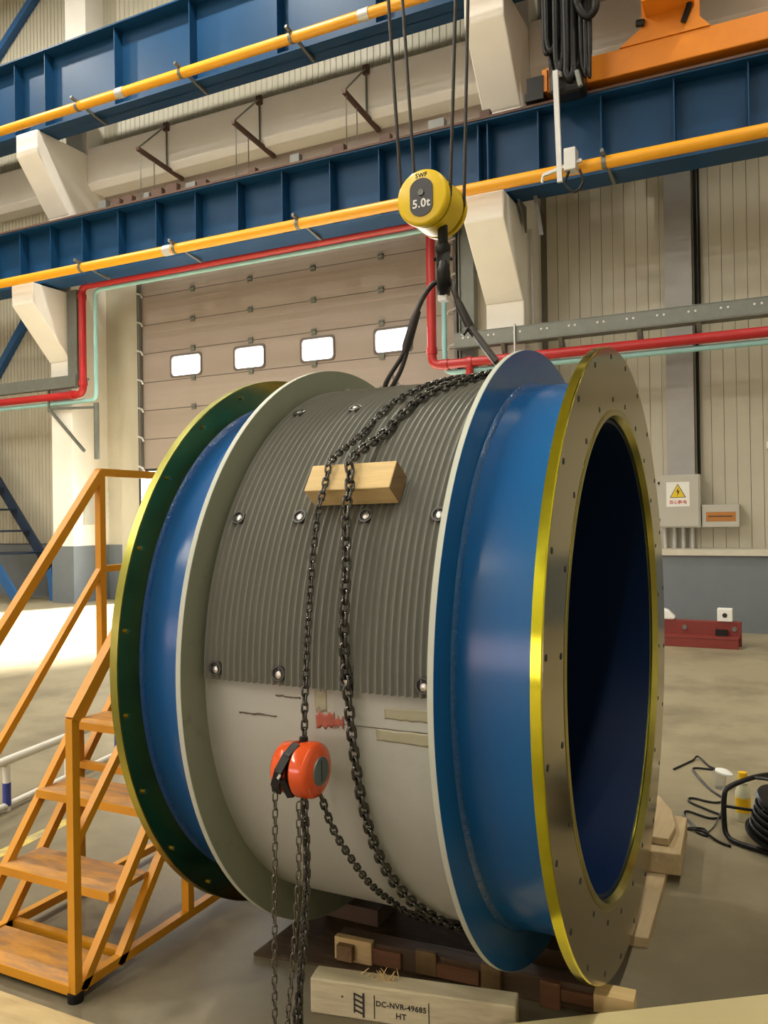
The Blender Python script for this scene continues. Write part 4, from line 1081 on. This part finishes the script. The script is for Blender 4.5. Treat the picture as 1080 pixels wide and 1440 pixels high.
# chocks hidden under the far side so the drum really rests
for (xx, lab) in ((-0.95, 'dark wooden chock under the right disc behind the brown skid'), (-1.75, 'dark wooden chock under the left disc')):
    o = MB().box(xx - 0.05, xx + 0.2, 3.02, 3.20, 0.0, 0.079).build('wood_chock', 'brown_wood'); tag(o, lab, 'wood')
# stained plywood sheet
o = MB().prism([(-1.90, 2.64, 0.001), (-1.50, 2.70, 0.001), (-0.80, 2.86, 0.001), (-0.75, 3.75, 0.001), (-1.86, 3.7, 0.001)], (0, 0, 0.010)).build('plywood_sheet', 'ply'); tag(o, 'stained brown plywood sheet on the floor under the drum', 'plywood')
# right: plank, beam end, offcut
o = MB().prism([(-0.70, 3.30, 0.0), (-0.525, 3.33, 0.0), (-0.555, 4.6, 0.0), (-0.70, 4.6, 0.0)], (0, 0, 0.042)).build('floor_plank', 'pine_y', bevel=0.004); tag(o, 'weathered plank on the floor running back under the drum right end', 'plank')
o = MB().prism([(-0.70, 3.93, 0.043), (-0.475, 3.95, 0.043), (-0.50, 4.45, 0.043), (-0.72, 4.45, 0.043)], (0, 0, 0.10)).build('beam_end', 'pine_y', bevel=0.006); tag(o, 'thick rough timber end lying across the floor plank right of the drum', 'timber')
o = MB().prism([(-0.68, 4.02, 0.145), (-0.535, 4.02, 0.145), (-0.525, 4.20, 0.145), (-0.57, 4.42, 0.145), (-0.66, 4.62, 0.145), (-0.70, 4.55, 0.145)], (0, 0, 0.035)).build('split_board', 'pine_y', bevel=0.004); tag(o, 'split pale board on top of the thick timber right of the drum', 'board')
# foreground boards
o = MB().box(-4.2, -1.98, 1.25, 2.035, 0.0, 0.02).build('plywood_board', 'ply_pale', bevel=0.003); tag(o, 'tan plywood board on the floor in the bottom left corner', 'board')
pa, pb = Vector((-0.905, 2.435, 0)), Vector((0.30, 3.286, 0))
d = (pb - pa).normalized(); nn = Vector((-d.y, d.x, 0))
o = MB().prism([pa + Vector((0, 0, 0.03)), pb + Vector((0, 0, 0.03)), pb - nn * 0.5 + Vector((0, 0, 0.03)), pa - nn * 0.5 + Vector((0, 0, 0.03))], (0, 0, 0.07)).build('pallet_board', 'cream_wood', bevel=0.004); tag(o, 'cream coloured board in the bottom right corner', 'board')
for u in (0.18, 1.2):
    c = pa + d * u - nn * 0.25
    MB().obox((c.x, c.y, 0.015), (d, nn, (0, 0, 1)), (0.09, 0.48, 0.03)).build('bearer', 'brown_wood', o)

# ================================================================ BARRIER, RED STEEL, REEL, SMALL THINGS
t = thing('floor_barrier', 'low white tube barrier with blue banded posts behind the orange stair', 'barrier', (-4.25, 3.8, 0))
dv = Vector((-0.17, 0.985, 0)).normalized()
B0 = Vector((-4.17, 3.36, 0))
MB().tube([B0 - dv * 1.0 + Vector((0, 0, 0.292)), B0 + dv * 1.55 + Vector((0, 0, 0.292))], 0.026, 10).build('top_rail', 'barrier_white', t, smooth=60)
MB().tube([B0 - dv * 1.0 + Vector((0, 0, 0.03)), B0 + dv * 1.55 + Vector((0, 0, 0.03))], 0.02, 10).build('bottom_rail', 'barrier_white', t, smooth=60)
for u in (-0.9, 0.0, 0.55, 1.1):
    p = B0 + dv * u
    MB().cyl(p, p + Vector((0, 0, 0.29)), 0.022, 10).build('post', 'barrier_white', t, smooth=60)
    if u in (0.0, 1.1, -0.9): MB().cyl(p + Vector((0, 0, 0.03)), p + Vector((0, 0, 0.165)), 0.024, 10).build('blue_band', 'barrier_blue', t, smooth=60)
# painted floor line
o = MB().obox((-4.05, 3.35, 0.001), (dv, (dv.y, -dv.x, 0), (0, 0, 1)), (0.001, 0.001, 0.002)).build('floor_line', 'line_yellow') if False else None
ln = MB().prism([(-3.70, 2.85, 0.0), (-3.62, 2.86, 0.0), (-3.74, 4.4, 0.0), (-3.82, 4.4, 0.0)], (0, 0, 0.0015)).build('trim_3', 'line_yellow'); tag(ln, 'worn yellow line painted on the floor behind the stair', None, kind='structure')

t = thing('red_steel_channel', 'dark red steel channel lying on the floor by the right wall', 'steel channel', (-1.4, 11.2, 0))
MB().box(-2.6, -0.58, 11.22, 11.30, 0.0, 0.31).build('upright_web', 'red_oxide', t, bevel=0.008)
MB().box(-2.6, -0.60, 10.98, 11.22, 0.10, 0.13).box(-2.6, -0.60, 10.98, 11.0, 0.0, 0.13).build('lower_flange', 'red_oxide', t, bevel=0.006)
for xx in (-1.25, -0.66):
    MB().cyl((xx, 11.20, 0.22), (xx, 11.22, 0.22), 0.03, 12).build('bolt_head', 'galv', t)
MB().box(-0.88, -0.74, 11.17, 11.22, 0.13, 0.21).build('dark_slot', 'black', t)
t = thing('socket_block', 'small white block with a dark hole on the red steel channel', 'block', (-0.77, 11.26, 0.31))
MB().box(-0.86, -0.68, 11.20, 11.32, 0.31, 0.475).build('block_body', 'white', t, bevel=0.01)
MB().cyl((-0.77, 11.20, 0.39), (-0.77, 11.195, 0.39), 0.03, 14).build('block_hole', 'hole', t)
o = MB().prism([(-1.60, 11.20, 0.31), (-1.38, 11.20, 0.31), (-1.36, 11.20, 0.34), (-1.45, 11.20, 0.43), (-1.54, 11.20, 0.46), (-1.60, 11.20, 0.44)], (0, 0.12, 0)).build('crumpled_bag', 'white', bevel=0.02); tag(o, 'crumpled white bag on the red steel channel beside the drum', 'bag')

# cable reel, lying with tilted axis, carry frame on the left
RC = Vector((-0.085, 4.60, 0.0))
t = thing('cable_reel', 'black cable reel with a tube handle at the right edge', 'cable reel', RC)
k = MB()
ax = Vector((0.25, -0.12, 1)).normalized()
cR = RC + Vector((0.03, 0, 0.045))
MB().lathe([(0.0, 0.03), (0.0, 0.19), (0.014, 0.19), (0.014, 0.03)], cR, ax, seg=36).build('lower_flange', 'black', t, smooth=40)
MB().lathe([(0.19, 0.0), (0.19, 0.180), (0.205, 0.175), (0.215, 0.12), (0.215, 0.0)], cR, ax, seg=36).build('upper_flange', 'black', t, smooth=40)
MB().lathe([(0.01, 0.0), (0.01, 0.085), (0.18, 0.085), (0.18, 0.0)], cR, ax, seg=24).build('hub', 'black', t, smooth=40)
for q in range(9):
    h = 0.022 + 0.0175 * q
    MB().lathe([(h + 0.009 * math.cos(a), 0.155 + (0.012 if q % 2 else 0) + 0.009 * math.sin(a)) for a in [2 * PI * j / 8 for j in range(8)]], cR, ax, seg=36).build('cable_turn', 'rubber', t, smooth=60)
MB().obox(cR + ax * 0.2165 + Vector((-0.045, -0.05, 0.013)), (Vector((1, -0.5, -0.25)), Vector((0.4, 1, 0)), ax), (0.11, 0.035, 0.003)).build('blue_label', 'lightblue', t)
MB().cyl(cR + ax * 0.215 + Vector((-0.09, 0.07, 0)), cR + ax * 0.237 + Vector((-0.09, 0.07, 0)), 0.022, 12).build('yellow_knob', 'cap_yellow', t)
MB().tube(smoothpath([(-0.10, 4.90, 0.285), (-0.20, 4.78, 0.288), (-0.31, 4.66, 0.26), (-0.335, 4.62, 0.22), (-0.335, 4.60, 0.08), (-0.32, 4.58, 0.03), (-0.27, 4.54, 0.016), (-0.10, 4.46, 0.016), (0.05, 4.40, 0.016)], 6), 0.0135, 8).build('frame_tube', 'black', t, smooth=60)
MB().tube([(-0.335, 4.60, 0.175), (-0.18, 4.62, 0.165)], 0.008, 6).build('frame_bar', 'black', t, smooth=60)
MB().tube(smoothpath([(-0.20, 4.78, 0.288), (-0.10, 4.72, 0.30), (0.02, 4.66, 0.27), (0.1, 4.62, 0.24)], 6), 0.010, 6).build('frame_tube', 'black', t, smooth=60)
# bottle behind the reel
t = thing('plastic_bottle', 'plastic bottle with a yellow cap behind the black cable reel', 'bottle', (-0.262, 4.93, 0))
MB().lathe([(0.0, 0.0), (0.0, 0.036), (0.01, 0.04), (0.16, 0.04), (0.20, 0.022), (0.225, 0.019), (0.225, 0.0)], (-0.262, 4.93, 0), (0, 0, 1), seg=20).build('bottle_body', 'bottle', t, smooth=40)
MB().lathe([(0.05, 0.0405), (0.13, 0.0405), (0.13, 0.0395), (0.05, 0.0395)], (-0.262, 4.93, 0), (0, 0, 1), seg=20).build('bottle_label', 'cap_yellow', t, smooth=40)
MB().lathe([(0.222, 0.0), (0.222, 0.026), (0.265, 0.024), (0.265, 0.0)], (-0.262, 4.93, 0), (0, 0, 1), seg=16).build('cap', 'cap_yellow', t, smooth=40)
MB().lathe([(0.20, 0.024), (0.212, 0.03), (0.22, 0.024)], (-0.262, 4.93, 0), (0, 0, 1), seg=16).build('neck_ring', 'white', t, smooth=40)
# clear plastic cup with a lid
t = thing('plastic_cup', 'clear plastic cup standing on the floor left of the yellow-capped bottle', 'cup', (-0.42, 5.45, 0))
MB().lathe([(0.0, 0.0), (0.0, 0.030), (0.10, 0.042), (0.10, 0.040), (0.003, 0.028), (0.003, 0.0)], (-0.42, 5.45, 0), (0, 0, 1), seg=20, closed=False).build('cup_wall', 'clear', t, smooth=40)
MB().lathe([(0.098, 0.052), (0.108, 0.052), (0.118, 0.03), (0.118, 0.0), (0.098, 0.0)], (-0.42, 5.45, 0), (0.25, 0, 1), seg=20).build('lid', 'white', t, smooth=40)
# black power cord curled over the floor
cord = [(-0.72, 5.7, 0.008), (-0.63, 5.95, 0.008), (-0.60, 6.02, 0.02), (-0.52, 5.87, 0.008), (-0.47, 5.80, 0.008), (-0.60, 5.78, 0.008), (-0.58, 5.66, 0.008), (-0.47, 5.38, 0.008), (-0.38, 5.22, 0.008), (-0.43, 5.14, 0.008), (-0.55, 5.17, 0.008), (-0.56, 5.10, 0.008), (-0.45, 5.00, 0.008), (-0.37, 4.93, 0.008), (-0.43, 4.87, 0.008), (-0.55, 4.93, 0.008), (-0.56, 4.85, 0.008), (-0.50, 4.72, 0.008), (-0.47, 4.63, 0.008), (-0.42, 4.60, 0.008), (-0.44, 4.66, 0.018), (-0.50, 4.68, 0.008), (-0.52, 4.66, 0.008), (-0.44, 4.62, 0.018), (-0.36, 4.54, 0.008), (-0.30, 4.50, 0.008)]
o = MB().tube(smoothpath(cord, 8), 0.0065, 6).build('power_cord', 'rubber', smooth=60); tag(o, 'black power cord curled over the floor right of the drum', 'cord')
o = MB().tube(smoothpath([(-0.44, 4.60, 0.006), (-0.40, 4.75, 0.006), (-0.375, 4.95, 0.03), (-0.345, 4.80, 0.13), (-0.335, 4.67, 0.2)], 8), 0.004, 6).build('thin_wire', 'rope_grey', smooth=60); tag(o, 'thin grey wire rising from the floor to the cable reel handle', 'wire')
